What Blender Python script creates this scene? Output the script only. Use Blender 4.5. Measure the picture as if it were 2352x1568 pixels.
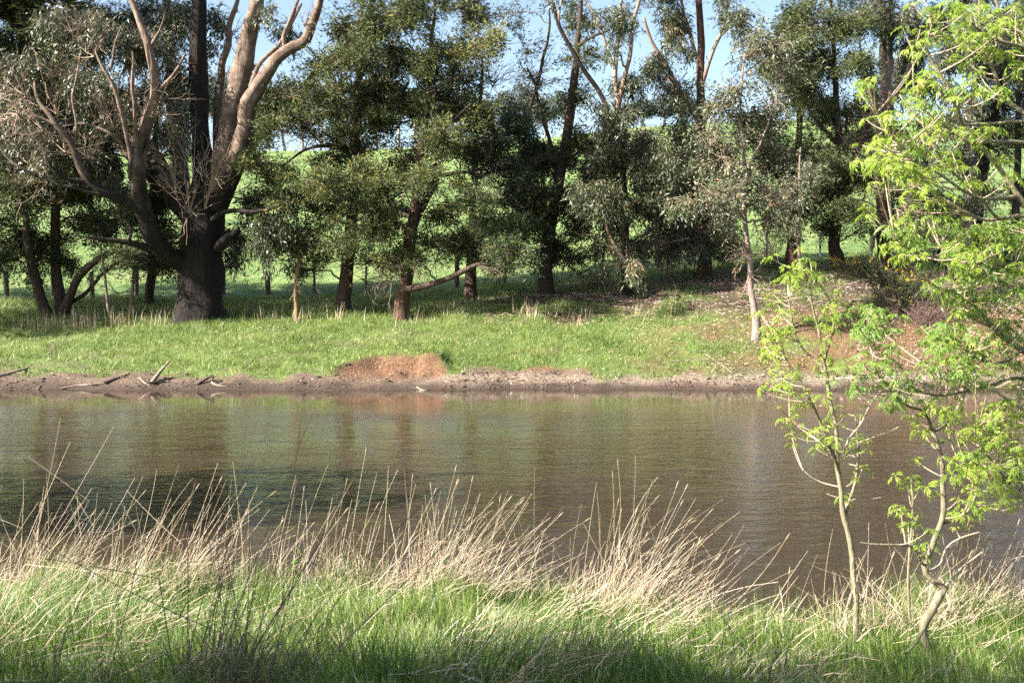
import bpy, math
import numpy as np
from mathutils import Vector

# ------------------------------------------------------------------ camera, sky, sun
W0, H0, F = 2352.0, 1568.0, 2600.0          # measuring frame of the photograph and focal length in its pixels
CAMZ = 3.1                                   # eye height above the water level (z = 0)
HOR = 650.0                                  # row of the horizon
PITCH = math.atan((H0 / 2 - HOR) / F)

scene = bpy.context.scene
for o in list(bpy.data.objects):
    bpy.data.objects.remove(o)
cam_d = bpy.data.cameras.new('camera')
cam = bpy.data.objects.new('camera', cam_d)
scene.collection.objects.link(cam)
cam.location = (0, 0, CAMZ)
cam.rotation_euler = (math.pi / 2 - PITCH, 0, 0)
cam_d.sensor_width = 36.0
cam_d.lens = 36.0 * F / W0
cam_d.clip_start = 0.1
cam_d.clip_end = 3000
cam_d.dof.use_dof = True
cam_d.dof.focus_distance = 34.0
cam_d.dof.aperture_fstop = 5.6
scene.camera = cam

SUN_EL, SUN_BACK = math.radians(35), math.radians(68)      # elevation; angle from straight behind the camera to the left
TO_SUN = Vector((-math.sin(SUN_BACK) * math.cos(SUN_EL), -math.cos(SUN_BACK) * math.cos(SUN_EL), math.sin(SUN_EL)))
world = bpy.data.worlds.new('World')
scene.world = world
world.use_nodes = True
wn = world.node_tree
bg = wn.nodes['Background']
sky = wn.nodes.new('ShaderNodeTexSky')
sky.sky_type = 'NISHITA'
sky.sun_disc = False
sky.sun_elevation = SUN_EL
sky.sun_rotation = math.atan2(TO_SUN.x, TO_SUN.y)
sky.air_density = 1.0
sky.dust_density = 2.0
sky.ozone_density = 1.0
wn.links.new(sky.outputs[0], bg.inputs[0])
bg.inputs[1].default_value = 0.068
sun_d = bpy.data.lights.new('sun', 'SUN')
sun_d.energy = 5.0
sun_d.angle = math.radians(0.5)
sun_d.color = (1.0, 0.95, 0.87)
sun = bpy.data.objects.new('sun', sun_d)
scene.collection.objects.link(sun)
sun.rotation_euler = TO_SUN.to_track_quat('Z', 'Y').to_euler()
sun.location = (-40, -20, 50)
scene.view_settings.view_transform = 'Standard'
scene.view_settings.look = 'None'
scene.view_settings.exposure = 2.1
scene.view_settings.gamma = 1.0
scene.view_settings.use_curve_mapping = False
scene.cycles.max_bounces = 6
scene.cycles.diffuse_bounces = 3
scene.cycles.glossy_bounces = 3
scene.cycles.transmission_bounces = 3
scene.cycles.use_adaptive_sampling = True
scene.cycles.adaptive_threshold = 0.02
scene.cycles.use_denoising = False

# ------------------------------------------------------------------ helpers
rng = np.random.default_rng(7)
CP, SP = math.cos(PITCH), math.sin(PITCH)
COL = scene.collection


def P(px, py, D):
    """a photograph position (2352-wide frame) at distance D along the ground -> a point of the place"""
    a = (px - W0 / 2) / F
    b = (H0 / 2 - py) / F
    dy = CP + b * SP
    dz = -SP + b * CP
    t = D / dy
    return np.array((a * t, D, CAMZ + dz * t))


def hash3(ix, iy, iz, s):
    n = (ix * 374761393 + iy * 668265263 + iz * 2147483647 + s * 974711) & 0xFFFFFFFF
    n = ((n ^ (n >> 13)) * 1274126177) & 0xFFFFFFFF
    n = ((n ^ (n >> 16)) * 2246822519) & 0xFFFFFFFF
    return ((n ^ (n >> 15)) & 0xFFFF) / 65535.0


def vnoise(x, y, z=None, s=0):
    x = np.asarray(x, float); y = np.asarray(y, float)
    z = np.zeros_like(x) if z is None else np.asarray(z, float)
    ix, iy, iz = (np.floor(v).astype(np.int64) for v in (x, y, z))
    fx, fy, fz = x - ix, y - iy, z - iz
    fx, fy, fz = (f * f * (3 - 2 * f) for f in (fx, fy, fz))
    r = 0
    for a in (0, 1):
        for b in (0, 1):
            for c in (0, 1):
                w = (fx if a else 1 - fx) * (fy if b else 1 - fy) * (fz if c else 1 - fz)
                r = r + w * hash3(ix + a, iy + b, iz + c, s)
    return r


def fbm(x, y, z=None, s=0, o=4):
    r, a, t = 0, 1.0, 0
    for k in range(o):
        r = r + a * vnoise(np.asarray(x) * 2 ** k, np.asarray(y) * 2 ** k, None if z is None else np.asarray(z) * 2 ** k, s + k)
        t += a; a *= 0.5
    return r / t


def sstep(a, b, x):
    t = np.clip((np.asarray(x, float) - a) / (b - a), 0, 1)
    return t * t * (3 - 2 * t)


def norm(v):
    return v / np.maximum(np.linalg.norm(v, axis=-1, keepdims=True), 1e-9)


class MB:
    """collects quads (numpy) and links them as one mesh object"""
    def __init__(self):
        self.v, self.q, self.t, self.n = [], [], [], 0

    def add(self, v, q, tone=None):
        v = np.asarray(v, np.float32).reshape(-1, 3)
        q = np.asarray(q, np.int64).reshape(-1, 4)
        self.v.append(v); self.q.append(q + self.n)
        self.t.append(np.full(len(q), 0.5, np.float32) if tone is None else np.asarray(tone, np.float32))
        self.n += len(v)
        return self

    def mesh(self, name, off=(0, 0, 0), smooth=False):
        v = np.concatenate(self.v) - np.asarray(off, np.float32)
        q = np.concatenate(self.q)
        t = np.concatenate(self.t)
        return make_mesh(name, v, q, {'tone': t}, smooth)

    def build(self, name, mat, parent=None, off=(0, 0, 0), smooth=False):
        if not self.v:
            return None
        me = self.mesh(name, off, smooth)
        return link(name, me, mat, parent)


def make_mesh(name, v, q, fattr=None, smooth=False, vattr=None):
    me = bpy.data.meshes.new(name)
    n = len(q)
    me.vertices.add(len(v)); me.vertices.foreach_set('co', np.ascontiguousarray(v, np.float32).ravel())
    tri = q[:, 3] == q[:, 2]
    if tri.any():
        keep = np.ones((n, 4), bool); keep[tri, 3] = False
        cnt = np.where(tri, 3, 4)
        idx = q[keep]
    else:
        cnt = np.full(n, 4); idx = q.ravel()
    me.loops.add(len(idx)); me.loops.foreach_set('vertex_index', idx.astype(np.int32))
    st = np.concatenate(([0], np.cumsum(cnt)[:-1])).astype(np.int32)
    me.polygons.add(n); me.polygons.foreach_set('loop_start', st)
    me.polygons.foreach_set('use_smooth', np.full(n, smooth))
    for k, a in (fattr or {}).items():
        at = me.attributes.new(k, 'FLOAT', 'FACE'); at.data.foreach_set('value', np.asarray(a, np.float32))
    for k, a in (vattr or {}).items():
        at = me.attributes.new(k, 'FLOAT', 'POINT'); at.data.foreach_set('value', np.asarray(a, np.float32))
    me.update(calc_edges=True)
    return me


def link(name, me, mat=None, parent=None):
    if mat is not None and not me.materials:
        me.materials.append(mat)
    o = bpy.data.objects.new(name, me)
    COL.objects.link(o)
    if parent is not None:
        o.parent = parent
    return o


def tag(o, label=None, cat=None, group=None, kind=None):
    if label: o['label'] = label
    if cat: o['category'] = cat
    if group: o['group'] = group
    if kind: o['kind'] = kind
    return o


def empty(name, loc):
    o = bpy.data.objects.new(name, None)
    o.empty_display_size = 0.3
    COL.objects.link(o)
    o.location = [float(c) for c in loc]
    return o


def tubes(pts, rad, sides=4, flute=0.0, seed=0):
    """pts (N,S,3), rad (N,S) -> verts, quads of N tubes (closed at the end by the radius)"""
    pts = np.asarray(pts, float); rad = np.asarray(rad, float)
    N, S, _ = pts.shape
    tan = norm(np.gradient(pts, axis=1))
    ref = np.where(np.abs(tan[:, 0, 2:3]) > 0.8, np.array([[0.9, 0.43, 0]]), np.array([[0.1, 0.1, 1.0]]))
    u = norm(np.cross(tan[:, 0], ref))
    ang = np.arange(sides) / sides * 2 * math.pi
    V = np.zeros((N, S, sides, 3))
    for s in range(S):
        u = norm(u - tan[:, s] * (u * tan[:, s]).sum(-1, keepdims=True))
        w = np.cross(tan[:, s], u)
        r = rad[:, s][:, None] * np.ones(sides)
        if flute:
            r = r * (1 + flute * (2 * vnoise(np.cos(ang) * 2.2 + 5, np.sin(ang) * 2.2 + 5, np.full(sides, s * 0.22 + seed), seed) - 1)
                     + 0.35 * flute * (2 * vnoise(np.cos(ang) * 7 + 9, np.sin(ang) * 7 + 9, np.full(sides, s * 0.3 + seed), seed + 3) - 1))
        V[:, s] = pts[:, s][:, None] + r[..., None] * (np.cos(ang)[None, :, None] * u[:, None] + np.sin(ang)[None, :, None] * w[:, None])
    base = (np.arange(N) * S * sides)[:, None, None]
    si = np.arange(S - 1)[None, :, None] * sides
    k = np.arange(sides)[None, None, :]
    k2 = (k + 1) % sides
    Q = np.stack([base + si + k, base + si + k2, base + si + sides + k2, base + si + sides + k], -1)
    return V.reshape(-1, 3), Q.reshape(-1, 4)


def smooth_line(p, n):
    """Catmull-Rom through rows of p (M,k), n samples"""
    p = np.asarray(p, float)
    M = len(p)
    seg = np.linalg.norm(np.diff(p[:, :3], axis=0), axis=1)
    cum = np.concatenate(([0], np.cumsum(seg)))
    t = np.linspace(0, cum[-1], n)
    i = np.clip(np.searchsorted(cum, t, side='right') - 1, 0, M - 2)
    f = ((t - cum[i]) / np.maximum(seg[i], 1e-9))[:, None]
    p0 = p[np.maximum(i - 1, 0)]; p1 = p[i]; p2 = p[i + 1]; p3 = p[np.minimum(i + 2, M - 1)]
    return 0.5 * (2 * p1 + (p2 - p0) * f + (2 * p0 - 5 * p1 + 4 * p2 - p3) * f ** 2 + (3 * p1 - p0 - 3 * p2 + p3) * f ** 3)


def leaf_quads(pos, axis, L, Wd, droop=0.12):
    n = len(pos)
    side = norm(np.cross(axis, norm(rng.normal(size=(n, 3)))))
    nor = np.cross(axis, side)
    L = L[:, None]; Wd = Wd[:, None]
    mid = pos + axis * L * 0.45 + nor * L * droop
    v = np.stack([pos, mid + side * Wd * 0.5, pos + axis * L, mid - side * Wd * 0.5], 1)
    q = np.arange(n * 4).reshape(n, 4)
    return v.reshape(-1, 3), q


def blades(pos, lean, L, Wd, nseg=2, bend=0.5):
    """grass blades: pos (N,3), lean (N,2)"""
    n = len(pos)
    th = rng.uniform(0, 2 * math.pi, n)
    side = np.stack([np.cos(th), np.sin(th) * 0.6, np.zeros(n)], 1)
    ln = np.concatenate([lean, np.zeros((n, 1))], 1)
    rows = []
    bd = bend if np.ndim(bend) else np.full(n, bend)
    for k in range(nseg + 1):
        s = k / nseg
        c = pos + np.array([0, 0, 1.0]) * (L * s * (1 - 0.35 * bd * s))[:, None] + ln * (L * (0.35 * s + bd * s * s))[:, None]
        w = (Wd * (1 - s) ** 0.7 * 0.5 + 0.0004)[:, None]
        rows.append(c - side * w); rows.append(c + side * w)
    v = np.stack(rows, 1)
    k = np.arange(nseg) * 2
    q0 = np.stack([k, k + 1, k + 3, k + 2], -1)
    q = (np.arange(n) * (2 * nseg + 2))[:, None, None] + q0[None]
    return v.reshape(-1, 3), q.reshape(-1, 4)


# ------------------------------------------------------------------ materials
def nodes(name):
    m = bpy.data.materials.new(name); m.use_nodes = True
    nt = m.node_tree
    b = nt.nodes['Principled BSDF']
    return m, nt, b


def N(nt, kind, **kw):
    n = nt.nodes.new(kind)
    for k, v in kw.items():
        if k in n.inputs: n.inputs[k].default_value = v
        else: setattr(n, k, v)
    return n


def ramp(nt, fac, stops):
    r = nt.nodes.new('ShaderNodeValToRGB')
    el = r.color_ramp.elements
    while len(el) < len(stops): el.new(0.5)
    for e, (p, c) in zip(el, stops):
        e.position = p; e.color = (*c, 1)
    nt.links.new(fac, r.inputs[0])
    return r.outputs[0]


def mixc(nt, fac, a, b, mode='MIX'):
    m = nt.nodes.new('ShaderNodeMix'); m.data_type = 'RGBA'; m.blend_type = mode
    for i, v in ((0, fac), (6, a), (7, b)):
        if hasattr(v, 'is_linked') or hasattr(v, 'links'): nt.links.new(v, m.inputs[i])
        elif i == 0: m.inputs[0].default_value = v
        else: m.inputs[i].default_value = (*v, 1)
    return m.outputs[2]


def foliage_mat(name, stops, rough=0.45, trans=0.3, spec=0.5, tcol=None):
    m, nt, b = nodes(name)
    at = N(nt, 'ShaderNodeAttribute', attribute_name='tone')
    c = ramp(nt, at.outputs['Fac'], stops)
    nt.links.new(c, b.inputs['Base Color'])
    b.inputs['Roughness'].default_value = rough
    b.inputs['Specular IOR Level'].default_value = spec
    tr = N(nt, 'ShaderNodeBsdfTranslucent')
    if tcol: nt.links.new(mixc(nt, 0.5, c, tcol), tr.inputs[0])
    else: nt.links.new(c, tr.inputs[0])
    mx = N(nt, 'ShaderNodeMixShader'); mx.inputs[0].default_value = trans
    nt.links.new(b.outputs[0], mx.inputs[1]); nt.links.new(tr.outputs[0], mx.inputs[2])
    nt.links.new(mx.outputs[0], nt.nodes['Material Output'].inputs[0])
    return m


def bark_mat(name, stops, scale=(6, 6, 0.9), bump=0.6, rough=0.85, patch=None):
    m, nt, b = nodes(name)
    tc = N(nt, 'ShaderNodeTexCoord')
    mp = N(nt, 'ShaderNodeMapping'); mp.inputs['Scale'].default_value = scale
    nt.links.new(tc.outputs['Object'], mp.inputs[0])
    nz = N(nt, 'ShaderNodeTexNoise', Scale=2.2, Detail=8.0, Roughness=0.65)
    nt.links.new(mp.outputs[0], nz.inputs['Vector'])
    c = ramp(nt, nz.outputs[0], stops)
    if patch:
        nz2 = N(nt, 'ShaderNodeTexNoise', Scale=1.1, Detail=4.0)
        nt.links.new(tc.outputs['Object'], nz2.inputs['Vector'])
        f = ramp(nt, nz2.outputs[0], [(0.45, (0, 0, 0)), (0.6, (1, 1, 1))])
        c = mixc(nt, f, c, patch)
    nt.links.new(c, b.inputs['Base Color'])
    b.inputs['Roughness'].default_value = rough
    b.inputs['Specular IOR Level'].default_value = 0.25
    bp = N(nt, 'ShaderNodeBump', Strength=bump, Distance=0.05)
    nt.links.new(nz.outputs[0], bp.inputs['Height'])
    nt.links.new(bp.outputs[0], b.inputs['Normal'])
    return m


M = {}
M['gum_leaf'] = foliage_mat('gum_leaf', [(0, (.04, .05, .025)), (.6, (.095, .105, .047)), (.93, (.17, .17, .075)), (1, (.24, .12, .05))], rough=0.42, trans=0.2, spec=0.5)
M['gum_leaf_grey'] = foliage_mat('gum_leaf_grey', [(0, (.055, .062, .035)), (.6, (.125, .13, .07)), (.95, (.21, .205, .11)), (1, (.27, .14, .08))], rough=0.42, trans=0.18, spec=0.5)
M['wattle_leaf'] = foliage_mat('wattle_leaf', [(0, (.032, .044, .018)), (.6, (.085, .102, .034)), (.88, (.16, .17, .05)), (1, (.32, .27, .06))], rough=0.55, trans=0.25, spec=0.3)
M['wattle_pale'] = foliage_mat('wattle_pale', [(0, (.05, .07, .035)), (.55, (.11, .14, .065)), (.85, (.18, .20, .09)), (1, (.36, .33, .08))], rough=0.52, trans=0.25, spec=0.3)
M['olive_leaf'] = foliage_mat('olive_leaf', [(0, (.045, .06, .022)), (.6, (.10, .125, .045)), (.95, (.18, .19, .07)), (1, (.25, .22, .1))], rough=0.52, trans=0.25, spec=0.3)
M['far_leaf'] = foliage_mat('far_leaf', [(0, (.04, .055, .045)), (.6, (.08, .10, .075)), (1, (.14, .15, .11))], rough=0.6, trans=0.2, spec=0.3)
M['ash_leaf'] = foliage_mat('ash_leaf', [(0, (.14, .23, .03)), (.5, (.27, .38, .05)), (.85, (.38, .46, .075)), (1, (.50, .50, .12))], rough=0.45, trans=0.5, spec=0.35)
M['ash_leaf_green'] = foliage_mat('ash_leaf_green', [(0, (.12, .21, .035)), (.6, (.20, .31, .06)), (1, (.30, .40, .09))], rough=0.4, trans=0.45, spec=0.4)
M['grass'] = foliage_mat('grass', [(0, (.07, .12, .025)), (.5, (.16, .225, .05)), (.82, (.26, .32, .085)), (.93, (.38, .35, .16)), (1, (.5, .43, .27))], rough=0.45, trans=0.35, spec=0.4)
M['pasture'] = foliage_mat('pasture', [(0, (.055, .10, .025)), (.5, (.11, .17, .045)), (1, (.19, .245, .08))], rough=0.5, trans=0.25, spec=0.3)
M['near_grass'] = foliage_mat('near_grass', [(0, (.05, .10, .017)), (.5, (.13, .205, .036)), (.86, (.23, .305, .07)), (.95, (.42, .39, .2)), (1, (.56, .50, .34))], rough=0.4, trans=0.4, spec=0.45)
M['dry'] = foliage_mat('dry_grass', [(0, (.30, .22, .13)), (.5, (.50, .39, .26)), (1, (.68, .58, .45))], rough=0.55, trans=0.2, spec=0.35)
M['shaded_stem'] = foliage_mat('shaded_dead_stem', [(0, (.05, .04, .033)), (.6, (.10, .08, .06)), (1, (.16, .13, .10))], rough=0.6, trans=0.05, spec=0.3)  # weathered dry stems, colour darkened further to carry the foreground shade
M['litter'] = foliage_mat('leaf_litter', [(0, (.14, .085, .06)), (.45, (.34, .24, .18)), (.8, (.50, .41, .34)), (1, (.64, .57, .50))], rough=0.6, trans=0.1, spec=0.3)
M['gorse'] = foliage_mat('gorse_leaf', [(0, (.02, .035, .012)), (.7, (.055, .08, .025)), (1, (.10, .12, .04))], rough=0.6, trans=0.1)
M['gorse_flower'] = foliage_mat('gorse_flower', [(0, (.50, .30, .01)), (1, (.75, .52, .02))], rough=0.5, trans=0.3)
M['dead_twig'] = foliage_mat('dead_twig', [(0, (.10, .06, .05)), (.6, (.2, .13, .10)), (1, (.32, .22, .17))], rough=0.7, trans=0.05)
M['bark_dark'] = bark_mat('stringy_bark', [(.3, (.004, .0035, .003)), (.5, (.014, .010, .008)), (.72, (.042, .028, .021))], (9, 9, .55), 1.0)
M['bark_smooth'] = bark_mat('smooth_gum_bark', [(.3, (.13, .095, .07)), (.55, (.25, .19, .145)), (.75, (.36, .29, .225))], (3, 3, .7), .35, .7, patch=(.20, .13, .09))
M['bark_tan'] = bark_mat('tan_gum_bark', [(.3, (.14, .095, .055)), (.6, (.26, .19, .12)), (.8, (.36, .28, .19))], (4, 4, 1.2), .4, .75)
M['bark_wattle'] = bark_mat('wattle_bark', [(.3, (.022, .016, .013)), (.55, (.065, .045, .034)), (.75, (.13, .085, .06))], (10, 10, 1.2), .9)
M['bark_red'] = bark_mat('reddish_bark', [(.3, (.03, .016, .011)), (.55, (.09, .05, .034)), (.75, (.18, .11, .075))], (10, 10, 1.0), 1.0)
M['bark_pink'] = bark_mat('pinkish_sapling_bark', [(.3, (.12, .085, .068)), (.55, (.24, .18, .15)), (.75, (.36, .285, .24))], (6, 6, 3), .35, .65)
M['bark_orange'] = bark_mat('ochre_sapling_bark', [(.3, (.12, .075, .035)), (.6, (.25, .16, .075)), (.8, (.34, .24, .13))], (6, 6, 1), .4, .7)
M['bark_pale'] = bark_mat('pale_gum_bark', [(.3, (.19, .145, .12)), (.55, (.31, .25, .22)), (.75, (.43, .37, .33))], (3, 3, .8), .25, .65)
def old_gum_bark():
    m = bark_mat('old_gum_bark', [(.3, (.005, .004, .0035)), (.5, (.018, .013, .010)), (.72, (.05, .034, .026))], (9, 9, .55), .9)
    nt = m.node_tree; b = nt.nodes['Principled BSDF']
    rough = b.inputs['Base Color'].links[0].from_socket
    tc = N(nt, 'ShaderNodeTexCoord'); sp = N(nt, 'ShaderNodeSeparateXYZ'); nt.links.new(tc.outputs['Object'], sp.inputs[0])
    n1 = N(nt, 'ShaderNodeTexNoise', Scale=.9, Detail=5.0, Roughness=.6); nt.links.new(tc.outputs['Object'], n1.inputs['Vector'])
    n2 = N(nt, 'ShaderNodeTexNoise', Scale=3.0, Detail=6.0, Roughness=.6); nt.links.new(tc.outputs['Object'], n2.inputs['Vector'])
    pale = ramp(nt, n2.outputs[0], [(.3, (.075, .047, .034)), (.5, (.16, .112, .082)), (.72, (.28, .21, .16))])
    ml = N(nt, 'ShaderNodeMath', operation='MULTIPLY_ADD'); ml.inputs[1].default_value = 7.0
    nt.links.new(n1.outputs[0], ml.inputs[0]); nt.links.new(sp.outputs[2], ml.inputs[2])
    mr = N(nt, 'ShaderNodeMapRange'); mr.inputs[1].default_value = 8.2; mr.inputs[2].default_value = 10.4
    nt.links.new(ml.outputs[0], mr.inputs[0])
    nt.links.new(mixc(nt, mr.outputs[0], rough, pale), b.inputs['Base Color'])
    return m


M['bark_old_gum'] = old_gum_bark()
M['twig'] = bark_mat('twig_bark', [(.3, (.07, .05, .038)), (.7, (.20, .15, .115))], (5, 5, 5), .2)
M['bare_twig'] = bark_mat('bare_twig_bark', [(.3, (.17, .12, .085)), (.7, (.36, .27, .2))], (5, 5, 5), .2)
M['ash_bark'] = bark_mat('ash_bark', [(.32, (.10, .085, .05)), (.5, (.20, .17, .105)), (.7, (.32, .275, .19))], (14, 14, 5), .5, .7)
M['ash_twig'] = bark_mat('ash_twig_bark', [(.3, (.28, .21, .14)), (.7, (.46, .37, .27))], (9, 9, 5), .15, .55)
M['post'] = bark_mat('weathered_post', [(.3, (.05, .045, .04)), (.7, (.17, .145, .12))], (20, 20, 2), .5)
M['steel'] = bark_mat('dark_steel', [(.3, (.03, .03, .032)), (.7, (.07, .07, .072))], (20, 20, 20), .1, .5)
M['drift'] = bark_mat('driftwood', [(.3, (.12, .09, .065)), (.55, (.27, .21, .155)), (.75, (.42, .35, .28))], (9, 9, 9), .5, .8)
M['drift_dark'] = bark_mat('wet_driftwood', [(.3, (.03, .022, .016)), (.7, (.12, .085, .06))], (9, 9, 9), .5, .6)
M['clod'] = bark_mat('mud_clod', [(.3, (.05, .034, .025)), (.55, (.12, .085, .06)), (.8, (.21, .16, .12))], (6, 6, 6), .5, .8)

# ------------------------------------------------------------------ terrain
TD = np.array([33.0, 33.9, 36, 38, 40, 42, 45, 48, 60, 75, 110, 160, 200, 216, 260, 420, 1500])
TX = np.array([-20, -12, -5, 1, 4.5, 8, 12, 18.])
TZ = np.array([
    [0, 0, 0, 0, 0, 0, 0, 0],
    [.36, .36, .36, .34, .32, .32, .34, .36],
    [.80, .80, .88, .98, 1.05, 1.2, 1.35, 1.4],
    [1.10, 1.12, 1.32, 1.6, 1.75, 1.95, 2.15, 2.15],
    [1.35, 1.40, 1.70, 2.15, 2.3, 2.6, 2.8, 2.8],
    [1.60, 1.65, 2.05, 2.6, 2.7, 3.05, 3.15, 3.2],
    [1.95, 2.00, 2.30, 2.85, 3.1, 3.5, 3.6, 3.7],
    [2.30, 2.36, 2.60, 3.0, 3.4, 3.9, 4.0, 4.1],
    [4.00, 4.00, 4.15, 4.6, 5.0, 5.6, 5.8, 6.0],
    [6.00, 6.00, 6.2, 6.8, 7.3, 8.0, 8.3, 8.6],
    [10.8, 10.8, 11.2, 12.0, 12.7, 13.5, 14, 14.5],
    [18.6, 18.8, 19.4, 20.4, 21.4, 22.4, 23, 23.5],
    [26.0, 26.2, 26.8, 28.2, 29.4, 30.6, 31.2, 31.6],
    [27.0, 27.2, 27.8, 29.2, 30.4, 31.6, 32.2, 32.6],
    [25, 25, 26, 27, 28, 29, 29.5, 30],
    [15] * 8, [-20] * 8], float)


def near_edge(X):
    return 10.9 - 1.1 * sstep(0.2, 2.0, X) + 0.5 * sstep(2.6, 4.5, X) + 0.25 * (vnoise(X * 1.3, X * 0, s=5) - .5)


def shore(X):
    return 33.1 + 0.8 * (vnoise(X * 0.3, X * 0 + 3, s=2) - .5) + .36 * (vnoise(X * 1.7, X * 0 + 3, s=12) - .5) - 0.35 * sstep(-6.5, -3, X) * sstep(6, 1, X)


def scarp_w(X):
    X = X + .5 * (vnoise(X * 1.9, X * 0, s=23) - .5)
    return sstep(-6.6, -3.7, X) ** 1.2 * sstep(-2.0, -2.55, X)


def scarp_edge(X):
    return .95 + .85 * scarp_w(X) + .42 * (vnoise(X * 1.6, X * 0, s=21) - .5) + .22 * (vnoise(X * 6, X * 0, s=22) - .5)


def height(X, D):
    X = np.asarray(X, float); D = np.asarray(D, float)
    # far side
    U = X / (1 + 0.012 * np.maximum(D - 42, 0))           # the profiles spread out with distance up the hill
    ix = np.interp(U, TX, np.arange(len(TX)))
    Dd = D - (shore(X) - 33.0) * sstep(40, 34, D)
    idd = np.interp(Dd, TD, np.arange(len(TD)))
    i0 = np.clip(np.floor(ix).astype(int), 0, len(TX) - 2); fx = ix - i0; fx = fx * fx * (3 - 2 * fx)
    j0 = np.clip(np.floor(idd).astype(int), 0, len(TD) - 2); fj = idd - j0
    far = (TZ[j0, i0] * (1 - fx) + TZ[j0, i0 + 1] * fx) * (1 - fj) + (TZ[j0 + 1, i0] * (1 - fx) + TZ[j0 + 1, i0 + 1] * fx) * fj
    # eroded bank of red earth
    w = scarp_w(X)
    dd = Dd - 33.0
    edge = scarp_edge(X)
    cut = np.interp(dd, [0, .6, .9], [0, .20, .27]) + np.clip((dd - .7) / np.maximum(edge - .7, .1), 0, 1) ** 3.2 * .66 + np.maximum(dd - edge, 0) * .12
    cut = cut + w * sstep(.7, 1.1, dd) * sstep(2.2, 1.5, dd) * (.30 * (fbm(X * 2.6, D * .8, s=25, o=4) - .5) + .10 * (vnoise(X * 8, D * 5, s=27) - .5))
    far = np.where((dd > 0), far * (1 - w * sstep(4.5, 2.0, dd)) + cut * w * sstep(4.5, 2.0, dd), far)
    # little washed-out ledges on the left bank
    wl = sstep(-6.5, -9, X) * sstep(.7, 1.0, dd) * sstep(4.2, 2.2, dd)
    far = far - wl * .22 * sstep(.62, .72, fbm(X * .9, D * 1.3, s=31, o=3))
    rough = sstep(0.0, .3, dd) * sstep(2.6, .9, dd)
    far = far + rough * (.16 * (fbm(X * 2.6, D * 2.6, s=41, o=4) - .5) + .05 * (vnoise(X * 9, D * 9, s=43) - .5))
    far = far + sstep(.6, 3, dd) * sstep(40, 20, dd) * .34 * (fbm(X * .55, D * .55, s=51, o=3) - .5)
    far = far + sstep(14, 60, dd) * .5 * (fbm(X * .05, D * .05, s=53, o=3) - .5)
    # pond bed
    bed = np.interp(D, [12, 14.5, 29, 32, 33], [-.8, -1.5, -1.5, -.45, 0.])
    far = np.where(dd > 0, far, np.minimum(-.30 * np.minimum(-dd, 5) - 0.01, 0))
    far = np.maximum(far, -1.5)
    # near side
    e = near_edge(X)
    dn = e - D
    near = np.interp(dn, [-4, -1, 0, .6, 1.6, 3.2, 5.2, 8.2, 14, 40], [-1.5, -.5, 0.02, .17, .34, .58, .92, 1.45, 1.7, 2.2])
    near = near + sstep(-.2, .8, dn) * .10 * (fbm(X * .9, D * .9, s=61, o=3) - .5)
    z = np.where(D < 20, near, far)
    # land left and right of the pond
    zl = 1.1 + .4 * fbm(X * .2, D * .2, s=71)
    kl = sstep(-11.5 - .06 * D, -14.5 - .06 * D, X) * sstep(27, 16, D) + sstep(-48, -56, X) * sstep(34, 32, D)
    kr = sstep(38, 46, X) * sstep(34, 32, D)
    k = np.clip(kl + kr, 0, 1)
    return z * (1 - k) + np.maximum(z, zl) * k


def hz(x, y):
    return float(height(np.array([x]), np.array([y]))[0])


def bare(X, D):
    """0 grass .. 1 bare earth on the far bank"""
    dd = D - shore(X)
    n = fbm(X * 1.1, D * 1.1, s=81, o=4)
    strip = sstep(1.35, .8, dd + (n - .5) * 1.9 + .5 * (vnoise(X * .45, D * 0, s=83) - .5))
    scarp = sstep(.15, .4, scarp_w(X)) * sstep(.10, -.05, dd - scarp_edge(X) + (n - .5) * .2)
    rightside = sstep(3.0, 9.5, X + (n - .5) * 6) * sstep(13, 5, dd) * .9
    shade = sstep(-3.5, 1.5, X) * sstep(5.0, 7.0, dd + 1.5 * (n - .5)) * sstep(17, 12, dd) * .95
    worn = sstep(.62, .74, fbm(X * .8 + 7, D * 1.2, s=85, o=3)) * sstep(8, 5, dd) * .4
    return np.clip(np.maximum.reduce([strip, scarp, worn, rightside * sstep(.25, .6, n + .12), shade * sstep(.3, .5, n)]), 0, 1)


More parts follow.
